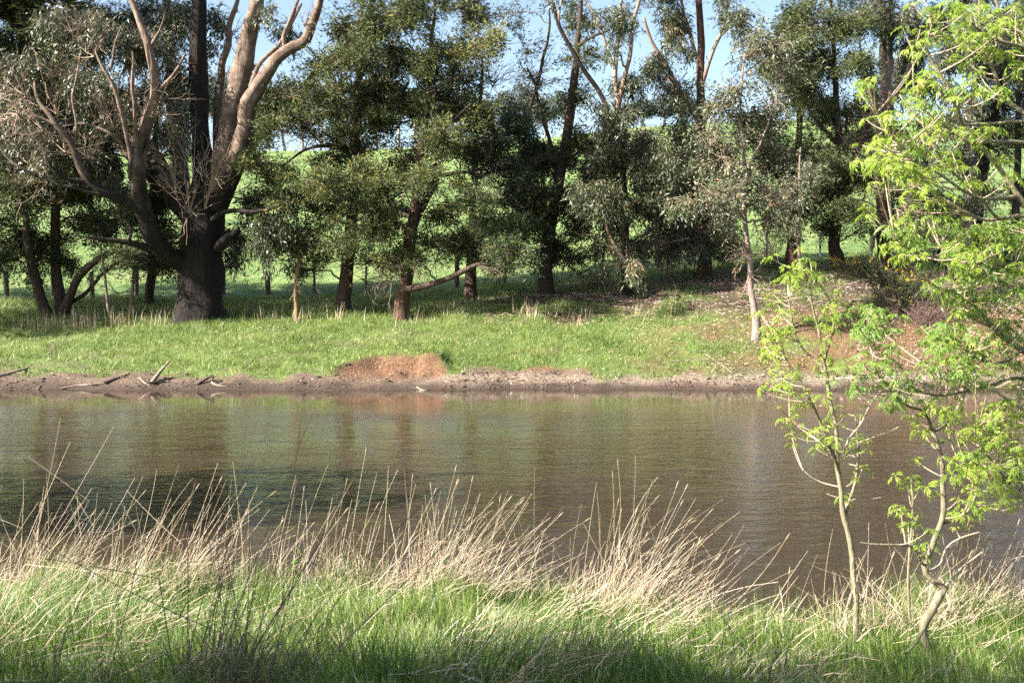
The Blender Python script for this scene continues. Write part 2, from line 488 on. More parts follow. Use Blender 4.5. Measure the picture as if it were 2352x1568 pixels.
def build_terrain():
    rows = np.unique(np.round(np.concatenate([
        np.arange(-60, 2, 4.), np.arange(2, 5, .5), np.arange(5, 12, .14), np.arange(12, 32, 1.5),
        np.arange(32.2, 36, .085), np.arange(36, 48, .25), np.arange(48, 80, 1.), np.arange(80, 240, 4.),
        np.arange(240, 420, 15), [460, 600, 900, 1400]]), 3))
    t = np.linspace(-1, 1, 281)
    half = 42 + 1.25 * np.abs(rows)
    X = half[:, None] * (0.28 * t + 0.72 * t ** 3)[None]
    D = rows[:, None] * np.ones_like(t)[None]
    Z = height(X, D)
    v = np.stack([X, D, Z], -1).reshape(-1, 3)
    nr, nc = X.shape
    i = np.arange(nr - 1)[:, None] * nc; j = np.arange(nc - 1)[None]
    q = np.stack([i + j, i + j + 1, i + nc + j + 1, i + nc + j], -1).reshape(-1, 4)
    Xf, Df = X.ravel(), D.ravel()
    dd = Df - shore(Xf)
    isfar = (Df > 25)
    b = np.where(isfar, bare(Xf, Df), 0)
    w = sstep(.1, .5, scarp_w(Xf))
    red = np.where(isfar, np.maximum(w * sstep(.5, 1.1, dd) * sstep(3, 1.6, dd), sstep(-1.5, 1, Xf) * sstep(.9, 1.5, dd + .5 * (vnoise(Xf, Df, s=91) - .5))), 0)
    wet = np.where(isfar, sstep(.65, .12, dd + .4 * (vnoise(Xf * 2, Df * 2, s=93) - .5)), 0)
    pale = np.where(isfar, sstep(-3.5, -1.5, Xf) * sstep(.25, .45, dd) * sstep(1.15, .8, dd), 0)
    paddock = np.where(isfar, sstep(13.5, 15.5, dd), 0)
    me = make_mesh('ground', v, q, None, True, {'humus_shade': np.where(isfar, sstep(-4, 1.0, Xf) * sstep(4.8, 6.5, dd) * sstep(17, 13, dd), 0), 'bare': b, 'red': red, 'wet': wet, 'pale': pale, 'paddock': paddock})
    m, nt, bs = nodes('ground')
    geo = N(nt, 'ShaderNodeNewGeometry')
    n1 = N(nt, 'ShaderNodeTexNoise', Scale=3.0, Detail=7.0, Roughness=.65)
    n2 = N(nt, 'ShaderNodeTexNoise', Scale=14.0, Detail=5.0, Roughness=.7)
    n3 = N(nt, 'ShaderNodeTexNoise', Scale=.22, Detail=6.0, Roughness=.65)
    n4 = N(nt, 'ShaderNodeTexNoise', Scale=1.3, Detail=6.0, Roughness=.75)
    for n in (n1, n2, n3, n4): nt.links.new(geo.outputs['Position'], n.inputs['Vector'])
    A = {}
    for k in ('humus_shade', 'bare', 'red', 'wet', 'pale', 'paddock'):
        A[k] = N(nt, 'ShaderNodeAttribute', attribute_name=k).outputs['Fac']
    green = ramp(nt, n1.outputs[0], [(.3, (.045, .075, .018)), (.5, (.085, .125, .03)), (.7, (.13, .15, .05))])
    padc = ramp(nt, n3.outputs[0], [(.32, (.075, .125, .035)), (.5, (.125, .185, .055)), (.68, (.21, .25, .095))])
    padf = ramp(nt, n4.outputs[0], [(.38, (.55, .6, .55)), (.5, (.95, .95, .95)), (.65, (1.2, 1.15, 1.2))])
    padc = mixc(nt, 1.0, padc, padf, 'MULTIPLY')
    soil = ramp(nt, n2.outputs[0], [(.3, (.045, .031, .022)), (.5, (.11, .078, .055)), (.7, (.20, .15, .11))])
    redc = ramp(nt, n2.outputs[0], [(.3, (.05, .026, .015)), (.5, (.135, .072, .04)), (.72, (.24, .14, .085))])
    palec = ramp(nt, n2.outputs[0], [(.3, (.075, .055, .04)), (.5, (.17, .13, .095)), (.7, (.30, .235, .18))])
    wetc = ramp(nt, n2.outputs[0], [(.3, (.022, .016, .012)), (.6, (.07, .047, .034))])
    c = mixc(nt, A['red'], soil, redc)
    c = mixc(nt, A['pale'], c, palec)
    c = mixc(nt, A['wet'], c, wetc)
    c = mixc(nt, A['humus_shade'], c, ramp(nt, n2.outputs[0], [(.3, (.02, .014, .010)), (.5, (.055, .037, .026)), (.7, (.12, .08, .055))]))  # dark litter soil under the trees, its colour also deepens their shade
    c = mixc(nt, A['bare'], green, c)
    c = mixc(nt, A['paddock'], c, padc)
    nt.links.new(c, bs.inputs['Base Color'])
    bs.inputs['Roughness'].default_value = .9
    bs.inputs['Specular IOR Level'].default_value = .2
    bp = N(nt, 'ShaderNodeBump', Strength=.8, Distance=.06)
    nt.links.new(n2.outputs[0], bp.inputs['Height'])
    nt.links.new(bp.outputs[0], bs.inputs['Normal'])
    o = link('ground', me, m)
    tag(o, 'grassy banks around the pond rising to a green paddock hill', None, None, 'structure')
    return o


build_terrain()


def build_water():
    xs = np.linspace(-70, 60, 131); ys = np.linspace(7.5, 35, 56)
    X, Y = np.meshgrid(xs, ys)
    v = np.stack([X, Y, np.zeros_like(X)], -1).reshape(-1, 3)
    nr, nc = X.shape
    i = np.arange(nr - 1)[:, None] * nc; j = np.arange(nc - 1)[None]
    q = np.stack([i + j, i + j + 1, i + nc + j + 1, i + nc + j], -1).reshape(-1, 4)
    m, nt, b = nodes('pond_water')
    tc = N(nt, 'ShaderNodeTexCoord')
    hs = []
    for (sx, sy, rot, sc, det, amp) in ((.7, 1.2, .10, 2.2, 2., .8), (1.0, 1.6, -.2, 5.0, 2., .5), (1.0, 1.4, .3, 11.0, 2., .22)):
        mp = N(nt, 'ShaderNodeMapping'); mp.inputs['Scale'].default_value = (sx, sy, 1); mp.inputs['Rotation'].default_value = (0, 0, rot)
        nt.links.new(tc.outputs['Object'], mp.inputs[0])
        nz = N(nt, 'ShaderNodeTexNoise', Scale=sc, Detail=det, Roughness=.55)
        nt.links.new(mp.outputs[0], nz.inputs['Vector'])
        ml = N(nt, 'ShaderNodeMath', operation='MULTIPLY'); ml.inputs[1].default_value = amp
        nt.links.new(nz.outputs[0], ml.inputs[0]); hs.append(ml.outputs[0])
    acc = hs[0]
    for h in hs[1:]:
        ad = N(nt, 'ShaderNodeMath', operation='ADD'); nt.links.new(acc, ad.inputs[0]); nt.links.new(h, ad.inputs[1]); acc = ad.outputs[0]
    sp = N(nt, 'ShaderNodeSeparateXYZ'); nt.links.new(tc.outputs['Object'], sp.inputs[0])
    cn = N(nt, 'ShaderNodeTexNoise', Scale=.35, Detail=5.0, Roughness=.7); nt.links.new(tc.outputs['Object'], cn.inputs['Vector'])
    ca = N(nt, 'ShaderNodeMath', operation='MULTIPLY_ADD'); ca.inputs[1].default_value = 7.0
    nt.links.new(cn.outputs[0], ca.inputs[0]); nt.links.new(sp.outputs[1], ca.inputs[2])
    cr = N(nt, 'ShaderNodeMapRange'); cr.inputs[1].default_value = 29.5; cr.inputs[2].default_value = 33.0; cr.inputs[3].default_value = 1.0; cr.inputs[4].default_value = .14
    nt.links.new(ca.outputs[0], cr.inputs[0])
    hm = N(nt, 'ShaderNodeMath', operation='MULTIPLY'); nt.links.new(acc, hm.inputs[0]); nt.links.new(cr.outputs[0], hm.inputs[1]); acc = hm.outputs[0]
    # gusts: patches of stronger and weaker ripple
    gm = N(nt, 'ShaderNodeMapping'); gm.inputs['Scale'].default_value = (.10, .22, 1); nt.links.new(tc.outputs['Object'], gm.inputs[0])
    gn = N(nt, 'ShaderNodeTexNoise', Scale=1.6, Detail=4.0, Roughness=.6); nt.links.new(gm.outputs[0], gn.inputs['Vector'])
    gr = N(nt, 'ShaderNodeMapRange'); gr.inputs[1].default_value = .32; gr.inputs[2].default_value = .68; gr.inputs[3].default_value = .45; gr.inputs[4].default_value = 1.35
    nt.links.new(gn.outputs[0], gr.inputs[0])
    hg = N(nt, 'ShaderNodeMath', operation='MULTIPLY'); nt.links.new(acc, hg.inputs[0]); nt.links.new(gr.outputs[0], hg.inputs[1]); acc = hg.outputs[0]
    bp = N(nt, 'ShaderNodeBump', Strength=1.0, Distance=.020)
    nt.links.new(acc, bp.inputs['Height']); nt.links.new(bp.outputs[0], b.inputs['Normal'])
    b.inputs['Base Color'].default_value = (.036, .026, .0165, 1)
    rr = N(nt, 'ShaderNodeMapRange'); rr.inputs[1].default_value = 0.0; rr.inputs[2].default_value = 1.35; rr.inputs[3].default_value = .03; rr.inputs[4].default_value = .12
    rm = N(nt, 'ShaderNodeMath', operation='MULTIPLY'); nt.links.new(cr.outputs[0], rm.inputs[0]); nt.links.new(gr.outputs[0], rm.inputs[1])
    nt.links.new(rm.outputs[0], rr.inputs[0]); nt.links.new(rr.outputs[0], b.inputs['Roughness'])
    b.inputs['IOR'].default_value = 1.333
    o = link('pond_water', make_mesh('pond_water', v, q, None, True), m)
    tag(o, 'rippled muddy brown pond water', None, None, 'structure')


build_water()

# ------------------------------------------------------------------ trees
KIND = {   # leaf length, width, clusters per area, leaves per cluster, cluster spread (xy, z), hang, leaf material, twig
    'gum': dict(L=.22, W=.052, dens=1.6, n=40, sl=1.0, jit=.055, hang=.8),
    'gum_glossy': dict(L=.17, W=.052, dens=1.2, n=44, sl=.8, jit=.06, hang=.45),
    'wattle': dict(L=.165, W=.046, dens=2.0, n=50, sl=.9, jit=.05, hang=-.1),
    'olive': dict(L=.15, W=.048, dens=1.9, n=50, sl=.9, jit=.06, hang=.1),
}


def pline(pts, D):
    """[(px,py,width_px,dD)] -> rows x,y,z,radius"""
    out = []
    for p in pts:
        d = D + (p[3] if len(p) > 3 else 0)
        w = P(p[0], p[1], d)
        out.append((*w, p[2] / F * d / 2))
    return np.array(out)


def bez(a, c, b, n):
    t = np.linspace(0, 1, n)[:, None]
    return (1 - t) ** 2 * a + 2 * t * (1 - t) * c + t ** 2 * b


def limb_mesh(rows, sides=8, step=.25, flute=0., seed=0, wob=.0):
    L = np.linalg.norm(np.diff(rows[:, :3], axis=0), axis=1).sum()
    n = max(5, int(L / step))
    s = smooth_line(rows, n)
    if wob:
        k = np.arange(n) * .35
        for ax in (0, 1):
            s[:, ax] += wob * (vnoise(k, k * 0 + ax, s=seed) - .5) * np.minimum(1, np.arange(n) / 3) * 2
    s[:, 3] = np.maximum(s[:, 3], .004)
    tip = s[-1].copy(); tip[:3] += (s[-1, :3] - s[-2, :3]) * .25; tip[3] = .001
    s = np.vstack([s, tip])
    mb = MB()
    v, q = tubes(s[None, :, :3], s[None, :, 3], sides, flute, seed)
    mb.add(v, q)
    return mb, s


def grow_lobe(skel, lobe, D, kind, leaves_mb, branch_mb, twig_r=.012, tone_bias=0.0, depth=1.0, big=1.0):
    """one leafy branch: a limb from the skeleton to the lobe, twigs from it, leaves in tufts around the twig ends"""
    px, py, rx, ry = lobe[:4]
    dD = (lobe[4] if len(lobe) > 4 else 0.) + depth * rng.uniform(-2.3, 1.6)
    dens = lobe[5] if len(lobe) > 5 else 1.
    K = KIND[kind]
    d = D + dD
    c = P(px, py, d)
    s = d / F
    R = np.array([rx * s * 1.12, max(.8, (rx + ry) * .5 * s * 1.7), ry * s * 1.12])
    # start on the skeleton: prefer a lower point than the lobe
    dist = np.linalg.norm(skel[:, :3] - c, axis=1) + 1.2 * np.maximum(0, skel[:, 2] - c[2] + .2 * dist_scale(c, skel))
    st = skel[np.argmin(dist)]
    a = st[:3]
    L = np.linalg.norm(c - a)
    ctrl = (a + c) / 2 + np.array([0, 0, .18 * L]) + rng.normal(size=3) * .08 * L
    nb = 9
    br = bez(a, ctrl, c, nb)
    br[1:-1] += rng.normal(size=(nb - 2, 3)) * .03 * L
    r0 = min(st[3] * .6, .018 + .011 * L)
    v, q = tubes(br[None], np.linspace(r0, .012, nb)[None], 6)
    branch_mb.add(v, q)
    area = math.pi * rx * ry
    n = int(max(3, area / 700 * 3.0 * K['dens'] * dens * (d / 42) ** 2 * (1 if py > -30 else .6)))
    u = norm(rng.normal(size=(n * 3, 3))) * (rng.uniform(0.0, 1.15, (n * 3, 1)) ** .45)
    cl = c + u * R
    g = fbm(cl[:, 0] * .8 + 11, cl[:, 1] * .8, cl[:, 2] * 1.1, s=int(abs(px) + abs(py)) % 97, o=2)
    cl = cl[np.argsort(-g)][:n]                       # keep the denser third: leaves gaps
    n = len(cl)
    # twigs
    j = rng.integers(nb // 2, nb, n)
    b0 = br[j]
    mid = (b0 + cl) / 2 + np.array([0, 0, .10]) * np.linalg.norm(cl - b0, axis=1)[:, None] + rng.normal(size=(n, 3)) * .07
    t = np.linspace(0, 1, 4)[None, :, None]
    tw = (1 - t) ** 2 * b0[:, None] + 2 * t * (1 - t) * mid[:, None] + t ** 2 * cl[:, None]
    tw[:, 1:3] += rng.normal(size=(n, 2, 3)) * .045
    v, q = tubes(tw, np.linspace(twig_r, .004, 4)[None] * np.ones((n, 1)), 3)
    branch_mb.add(v, q)
    # leaves
    m = K['n']
    # leaves sit along short shoots that hang (gums) or fan outwards (wattles) from the twig ends
    ns = 5
    m = (m // ns) * ns
    out = norm(tw[:, 3] - tw[:, 1])[:, None]
    if K['hang'] > .3:
        sd = rng.normal(size=(n, ns, 3)) * .38 + out * .35 + np.array([0, 0, -K['hang']])
    else:
        sd = rng.normal(size=(n, ns, 3)) * np.array([.75, .75, .4]) + out * .7 + np.array([0, 0, .12])
    sd = norm(sd)
    s0 = tw[:, 1][:, None] + (tw[:, 3] - tw[:, 1])[:, None] * rng.uniform(.3, 1, (n, ns, 1)) + rng.normal(size=(n, ns, 3)) * .05
    sl = rng.uniform(.35, .75, (n, ns, 1, 1)) * K['sl']
    tt = rng.uniform(0, 1, (n, ns, m // ns, 1))
    pos = s0[:, :, None] + sd[:, :, None] * sl * tt + rng.normal(size=(n, ns, m // ns, 3)) * K['jit']
    pos[..., 2] -= (.10 * tt[..., 0] ** 2)
    ax = (rng.normal(size=pos.shape) * .55 + sd[:, :, None] * .75)
    ax[..., 2] -= K['hang'] * .5
    pos = pos.reshape(-1, 3); ax = norm(ax.reshape(-1, 3))
    k = len(pos)
    Ls = big * K['L'] * rng.uniform(.45, 1.4, k); Ws = big * K['W'] * rng.uniform(.5, 1.2, k)
    # young tips stand out on the upper outside of the tufts
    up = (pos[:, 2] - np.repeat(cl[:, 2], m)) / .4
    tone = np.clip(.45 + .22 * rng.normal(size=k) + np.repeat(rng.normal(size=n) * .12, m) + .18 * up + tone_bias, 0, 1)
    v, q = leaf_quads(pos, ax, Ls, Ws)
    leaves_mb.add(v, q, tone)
    return np.c_[br, np.linspace(r0, .012, nb)]


def dist_scale(c, skel):
    return np.linalg.norm(skel[:, :3] - c, axis=1)


def bare_spray(mb, a, direction, L, n=10, r=.017, spread=.7, kids=4):
    """a spray of bare twigs from point a"""
    a = np.asarray(a, float); direction = np.asarray(direction, float)
    d = norm(direction[None] + rng.normal(size=(n, 3)) * spread)
    l = L * rng.uniform(.5, 1.1, n)
    t = np.linspace(0, 1, 6)[None, :, None]
    pts = a + d[:, None] * (l[:, None, None] * t) + np.array([0, 0, 1.]) * (rng.uniform(-.1, .15, n) * l)[:, None, None] * t ** 2
    pts[:, 1:] += np.cumsum(rng.normal(size=(n, 5, 3)) * .03 * L, axis=1) * .6
    v, q = tubes(pts, np.linspace(r, r * .35, 6)[None] * np.ones((n, 1)), 3)
    mb.add(v, q, rng.uniform(0, 1, n).repeat(15))
    if kids:
        for f in (2, 4):
            b0 = np.repeat(pts[:, f], kids // 2 + 1, axis=0)
            m = len(b0)
            dd = norm(np.repeat(d, kids // 2 + 1, axis=0) + rng.normal(size=(m, 3)) * .8)
            ll = L * .4 * rng.uniform(.4, 1.1, m)
            t2 = np.linspace(0, 1, 4)[None, :, None]
            p2 = b0[:, None] + dd[:, None] * (ll[:, None, None] * t2)
            p2[:, 1:] += rng.normal(size=(m, 3, 3)) * .025 * L
            v, q = tubes(p2, np.linspace(r * .5, r * .25, 4)[None] * np.ones((m, 1)), 3)
            mb.add(v, q, rng.uniform(0, 1, m).repeat(9))


def tree(name, label, D, stems, lobes, kind, leaf, bark, limb_bark=None, cat='tree', group='trees along the far bank', sprays=(), tone=0.0,
         depth=1.0, flute=.10, spray_mat='bare_twig', sides=10, base_flare=1.25, twig='twig', wob=.05, high=(), shift=0.0):
    """stems: list of (part name, [(px,py,w,dD)...]); the first is the trunk"""
    rows0 = pline(stems[0][1], D)
    bx, by = rows0[0, 0], rows0[0, 1]
    gz = hz(bx, by)
    base = np.array([bx, by, gz])
    root = empty(name, base)
    tag(root, label, cat, group)
    skel = []
    for k, (pn, pts) in enumerate(stems):
        rows = pline(pts, D)
        mat = M[bark]
        if k == 0:
            b = rows[0].copy(); b[2] = gz - .25; b[3] *= base_flare * 1.15
            f = rows[0].copy(); f[2] = max(gz + .05, min(f[2], gz + .1)); f[3] *= base_flare
            g = rows[0].copy(); g[2] = f[2] + .45; g[3] *= 1.05
            rest = rows[1:][rows[1:, 2] > g[2] + .15]
            rows = np.vstack([b, f, g, rest])
        elif limb_bark:
            mat = M[limb_bark]
        mb, s = limb_mesh(rows, sides if rows[0, 3] > .06 else 6, .22, flute if rows[0, 3] > .05 else 0, seed=k + int(D * 3) + len(lobes), wob=wob if k else wob * .7)
        mb.build(pn, mat, root, base, True)
        skel.append(s)
    sk = np.vstack(skel)
    sk = sk[sk[:, 2] > gz + 1.0]
    lv = MB()
    hi = [(h[0], h[1], h[2], h[3], h[4] if len(h) > 4 else 0., .30) for h in high]
    for lo in [tuple(l[:4]) + ((l[4] if len(l) > 4 else 0.) + shift,) + tuple(l[5:]) for l in lobes] + hi:
        bm = MB()
        kd = lo[6] if len(lo) > 6 else kind
        tb = lo[7] if len(lo) > 7 else 0
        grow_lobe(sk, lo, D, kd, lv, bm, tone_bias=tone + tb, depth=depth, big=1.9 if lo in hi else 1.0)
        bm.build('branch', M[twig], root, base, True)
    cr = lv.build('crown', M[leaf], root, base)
    if sprays:
        for (px, py, dD, dx, dz, L, n) in sprays:
            sm = MB()
            a = P(px, py, D + dD)
            bare_spray(sm, a, (dx, -.2, dz), L, n)
            sm.build('bare_twigs', M[spray_mat], root, base)
    return root


B = 'trees along the far bank'
# ---- the big multi-stemmed gum
tree('gum_tree', 'huge old gum with dark fibrous trunk and many pale spreading limbs', 42, [
    ('trunk', [(461, 738, 112), (461, 690, 104), (462, 640, 98), (463, 590, 97), (466, 540, 92), (472, 490, 80), (474, 440, 66), (466, 380, 46), (459, 300, 40), (456, 200, 38), (456, 100, 37), (458, 0, 34), (452, -90, 26), (460, -180, 14)]),
    ('limb', [(486, 500, 56), (497, 430, 54), (512, 360, 50), (524, 300, 48), (540, 225, 46), (560, 140, 42), (577, 60, 36), (590, 0, 30), (600, -70, 22), (620, -150, 10)]),
    ('limb', [(496, 480, 50, -.3), (525, 410, 48, -.6), (548, 360, 44, -.8), (560, 300, 38, -.9), (575, 225, 34, -1), (612, 170, 30, -1), (655, 118, 26, -1.1), (698, 95, 22, -1.2), (722, 50, 20, -1.3), (737, -10, 17, -1.4), (750, -90, 9, -1.4)]),
    ('limb', [(545, 372, 30, .3), (590, 315, 28, .9), (640, 270, 24, 1.2), (700, 205, 22, 1.6), (745, 150, 18, 1.8), (800, 105, 14, 2), (862, 55, 10, 2.2), (905, 30, 6, 2.2)]),
    ('limb', [(452, 520, 52, -.1), (415, 460, 48, .2), (372, 400, 47, .6), (335, 345, 45, 1), (285, 290, 42, 1.4), (230, 235, 38, 1.8), (165, 180, 34, 2.2), (105, 115, 32, 2.6), (45, 55, 30, 3), (-30, 0, 24, 3)]),
    ('limb', [(430, 500, 30, .4), (330, 385, 28, 1.2), (262, 318, 26, 1.8), (205, 255, 24, 2.2), (160, 212, 22, 2.4), (110, 175, 14, 2.6)]),
    ('limb', [(458, 622, 44, .1), (412, 602, 44, -.3), (376, 580, 42, -.9), (350, 548, 40, -1.5), (338, 512, 37, -1.8), (322, 475, 34, -2.1), (312, 430, 30, -2.3), (309, 380, 28, -2.5), (315, 330, 26, -2.6), (338, 270, 24, -2.7), (357, 222, 22, -2.8), (350, 160, 20, -2.9), (338, 95, 18, -3), (318, 45, 16, -3), (305, 0, 13, -3), (300, -60, 7, -3)]),
    ('limb', [(330, 490, 26, -2), (298, 466, 24, -2.4), (252, 448, 22, -2.8), (215, 425, 20, -3), (185, 385, 18, -3.2), (160, 325, 15, -3.4), (128, 288, 12, -3.6), (95, 240, 8, -3.6), (80, 190, 5, -3.6)]),
    ('limb', [(250, 447, 15, -2.8), (205, 418, 13, -3), (160, 412, 11, -3.2), (120, 385, 9, -3.4), (100, 340, 7, -3.4), (70, 300, 4, -3.4)]),
    ('limb', [(350, 505, 17, -1.9), (336, 462, 15, -2.1), (327, 410, 14, -2.3), (332, 350, 12, -2.4), (341, 300, 9, -2.4), (352, 270, 6, -2.4)]),
    ('limb', [(300, 410, 12, -2.5), (297, 350, 11, -2.8), (285, 290, 10, -3), (270, 220, 9, -3.2), (240, 160, 7, -3.4), (220, 115, 4, -3.4)]),
    ('limb', [(318, 335, 11, -2.7), (308, 270, 9, -3), (306, 200, 8, -3.2), (306, 120, 5, -3.3)]),
    ('limb', [(340, 570, 20, -1.6), (308, 560, 14, -1.9), (262, 552, 11, -2.2), (222, 548, 7, -2.4), (168, 540, 3, -2.6)]),
    ('limb', [(296, 557, 8, -2), (300, 528, 7, -2.1), (290, 508, 6, -2.1), (275, 503, 4, -2.1)]),
    ('dead_branch', [(488, 505, 13, -.9), (512, 489, 12, -1.3), (545, 483, 10, -1.6), (585, 487, 9, -1.8), (622, 478, 7, -1.9), (660, 462, 3, -2)]),
    ('broken_stub', [(432, 562, 20, -1.1), (420, 545, 17, -1.6), (430, 530, 15, -1.7), (424, 515, 12, -1.8), (445, 508, 9, -1.8)]),
    ('broken_stub', [(500, 570, 24, -.4), (525, 545, 18, -.8), (548, 530, 10, -1)]),
    ('limb', [(500, 345, 20, .8), (500, 290, 20, .8), (503, 220, 19, .8), (506, 175, 17, .8), (518, 120, 15, .8), (530, 55, 13, .8), (548, 0, 9, .8), (560, -50, 5, .8)]),
    ('limb', [(575, 200, 10, -.9), (600, 145, 9, -1), (640, 105, 8, -1.2), (665, 60, 8, -1.2), (690, 10, 6, -1.2)]),
    ('limb', [(655, 115, 14, -1.1), (650, 85, 10, -1.2), (668, 40, 8, -1.2), (690, -20, 5, -1.2)]),
    ('limb', [(361, 215, 9, -2.8), (376, 196, 8, -2.9), (392, 180, 7, -3), (410, 155, 6, -3), (426, 125, 4, -3)]),
    ('limb', [(300, 352, 8, -2.6), (280, 330, 8, -2.8), (258, 309, 7, -3), (226, 293, 6, -3.1), (188, 283, 5, -3.2), (145, 290, 3, -3.2)]),
    ('limb', [(250, 448, 11, -2.8), (210, 442, 10, -3), (172, 430, 9, -3.1), (140, 427, 8, -3.2), (112, 412, 8, -3.3), (78, 400, 7, -3.4), (28, 373, 6, -3.5), (-5, 335, 4, -3.5)]),
    ('limb', [(344, 110, 8, -3), (356, 88, 7, -3.1), (372, 62, 5, -3.1), (380, 30, 3, -3.1)]),
    ('limb', [(252, 165, 6, -3.3), (262, 130, 6, -3.3), (268, 95, 5, -3.4), (280, 60, 3, -3.4)]),
    ('limb', [(186, 388, 8, -3.2), (172, 340, 7, -3.3), (176, 290, 6, -3.4), (165, 240, 6, -3.4), (178, 180, 5, -3.4), (186, 120, 3, -3.4)]),
    ('limb', [(130, 290, 7, -3.6), (105, 275, 6, -3.6), (70, 262, 5, -3.6), (30, 235, 4, -3.6), (0, 225, 3, -3.6)]),
    ('limb', [(420, 440, 40, .6), (408, 360, 36, .9), (400, 300, 32, 1.1), (395, 200, 28, 1.3), (388, 100, 24, 1.5), (380, 0, 16, 1.6), (370, -80, 8, 1.6)]),
], [
    (55, 300, 80, 100, -3, .9), (205, 70, 110, 70, -3), (150, 170, 80, 60, -3.4, .9), (320, 120, 60, 80, -2.6), (250, 230, 80, 70, -3.2), (140, 330, 80, 70, -3.4),
    (225, 345, 60, 60, -3), (260, 420, 60, 40, -2.6, .9), (60, 170, 60, 80, -2.6, .8), (390, 270, 40, 70, -1.5), (385, 160, 45, 60, -1), (430, 60, 60, 60, 0, .9), (490, 60, 36, 50, 0, .7),
    (350, 30, 70, 50, 0), (225, 30, 80, 40, 1), (660, 70, 40, 45, -1.3, .5), (625, 30, 30, 30, -1.2, .5), (605, 150, 24, 24, -1, .25), (545, 545, 42, 60, .8, .9), (575, 480, 36, 40, .6, .5),
    (380, 390, 30, 40, 1.5, .7), (110, 60, 60, 50, 2), (120, -80, 150, 70, 0), (330, -110, 130, 80, 0), (480, -150, 90, 80, 0),
], 'gum', 'gum_leaf_grey', 'bark_dark', 'bark_old_gum', sides=20, flute=.14, base_flare=1.12,
    sprays=[(436, 490, -1.4, -.3, 1.6, 2.3, 8), (470, 480, -1.4, .1, 1.8, 2.6, 8), (405, 450, -1.2, -.6, 1.4, 1.8, 6), (486, 440, -1.3, .4, 1.8, 2.2, 7), (445, 400, -1.0, 0, 1.8, 2.2, 6),
            (30, 330, -1.6, -.4, .6, 1.8, 8), (130, 260, -2.4, -.2, .8, 2.0, 8), (200, 360, -2.6, -.3, .9, 1.9, 8), (260, 300, -2.6, .2, 1.2, 2.0, 8), (110, 420, -2.8, -.8, .3, 1.7, 8),
            (60, 220, -3.4, -.6, .3, 1.6, 12), (100, 300, -3.4, -.6, .4, 1.4, 10), (40, 260, -3.4, -.3, -.3, 1.3, 10), (330, 270, -2.8, .4, .8, 1.3, 9), (215, 130, -3, .3, .8, 1.3, 8), (150, 350, -3.4, -.5, .6, 1.4, 10),
            (525, 90, .8, .5, .7, 1.2, 7), (700, 60, -1.3, .4, .6, 1.1, 7), (370, 230, -2.7, .8, .6, 1.6, 8)], high=[(80, -250, 170, 100), (300, -300, 170, 110), (180, -430, 170, 90), (420, -480, 170, 100)], shift=2.1, depth=.6)

# ---- dark blackwoods left of the gum
tree('blackwood_tree', 'dark three-stemmed blackwood at the far left of the bank', 43.5, [
    ('trunk', [(142, 738, 34), (138, 690, 30), (130, 620, 24), (126, 540, 22), (126, 460, 20), (122, 380, 16), (115, 300, 10), (110, 240, 5)]),
    ('stem', [(122, 742, 26, -.3), (95, 690, 24, -.6), (78, 630, 22, -.9), (66, 560, 19, -1.1), (58, 500, 15, -1.2), (45, 430, 9, -1.2)]),
    ('stem', [(148, 712, 24, -.2), (165, 670, 20, -.4), (190, 625, 17, -.6), (225, 595, 15, -.8), (262, 575, 11, -1), (290, 550, 6, -1.1)]),
    ('limb', [(150, 700, 10, -.1), (190, 678, 9, -.1), (225, 640, 8, 0), (260, 610, 7, 0), (300, 590, 4, 0)]),
    ('limb', [(128, 478, 10), (150, 460, 9, -.4), (190, 462, 8, -.8), (215, 480, 6, -1)]),
], [(55, 440, 70, 55, -1), (40, 530, 60, 50, -1), (150, 420, 60, 45, 0), (185, 500, 60, 45, -.6), (110, 560, 60, 40, -1), (250, 545, 50, 45, -.8), (15, 600, 45, 40, -1), (215, 440, 50, 40, 0), (290, 590, 40, 35, 0, .8),
    (150, 600, 50, 30, -.5, .7), (60, 350, 70, 60, 0), (150, 310, 70, 60, .6), (60, 240, 80, 60, .5), (160, 220, 70, 60, 1), (60, 120, 80, 60, 1), (20, 20, 80, 60, 1), (330, 610, 36, 30, 0, .7), (95, 250, 80, 60, 1.5), (250, 330, 60, 60, 1.5), (60, 630, 40, 25, -1, .6)],
    'wattle', 'wattle_leaf', 'bark_wattle', None, sprays=[(200, 640, -.4, .6, .2, 1.5, 10), (230, 620, -.5, .8, -.1, 1.6, 10), (300, 600, 0, .8, 0, 1.6, 10), (60, 620, -.8, -.4, -.3, 1.3, 8), (380, 600, 0, .5, -.1, 1.4, 8)], tone=-.12, spray_mat='twig', high=[(60, -60, 110, 80), (150, 80, 90, 80)])
tree('blackwood_tree', 'blackwood cut off by the left edge of the picture', 45, [
    ('trunk', [(-70, 730, 34), (-66, 560, 28), (-60, 380, 22), (-60, 200, 14), (-55, 50, 6)])],
    [(-60, 420, 80, 60), (-20, 310, 60, 60), (-110, 260, 80, 80), (10, 190, 60, 60, 1), (-60, 100, 80, 70), (-70, -20, 80, 60), (-120, 500, 70, 60), (5, 400, 40, 50, .5)], 'wattle', 'wattle_leaf', 'bark_wattle', tone=-.1, high=[(-90, -160, 130, 100), (-220, 100, 120, 120), (-240, 330, 110, 110), (-230, -100, 130, 110)])
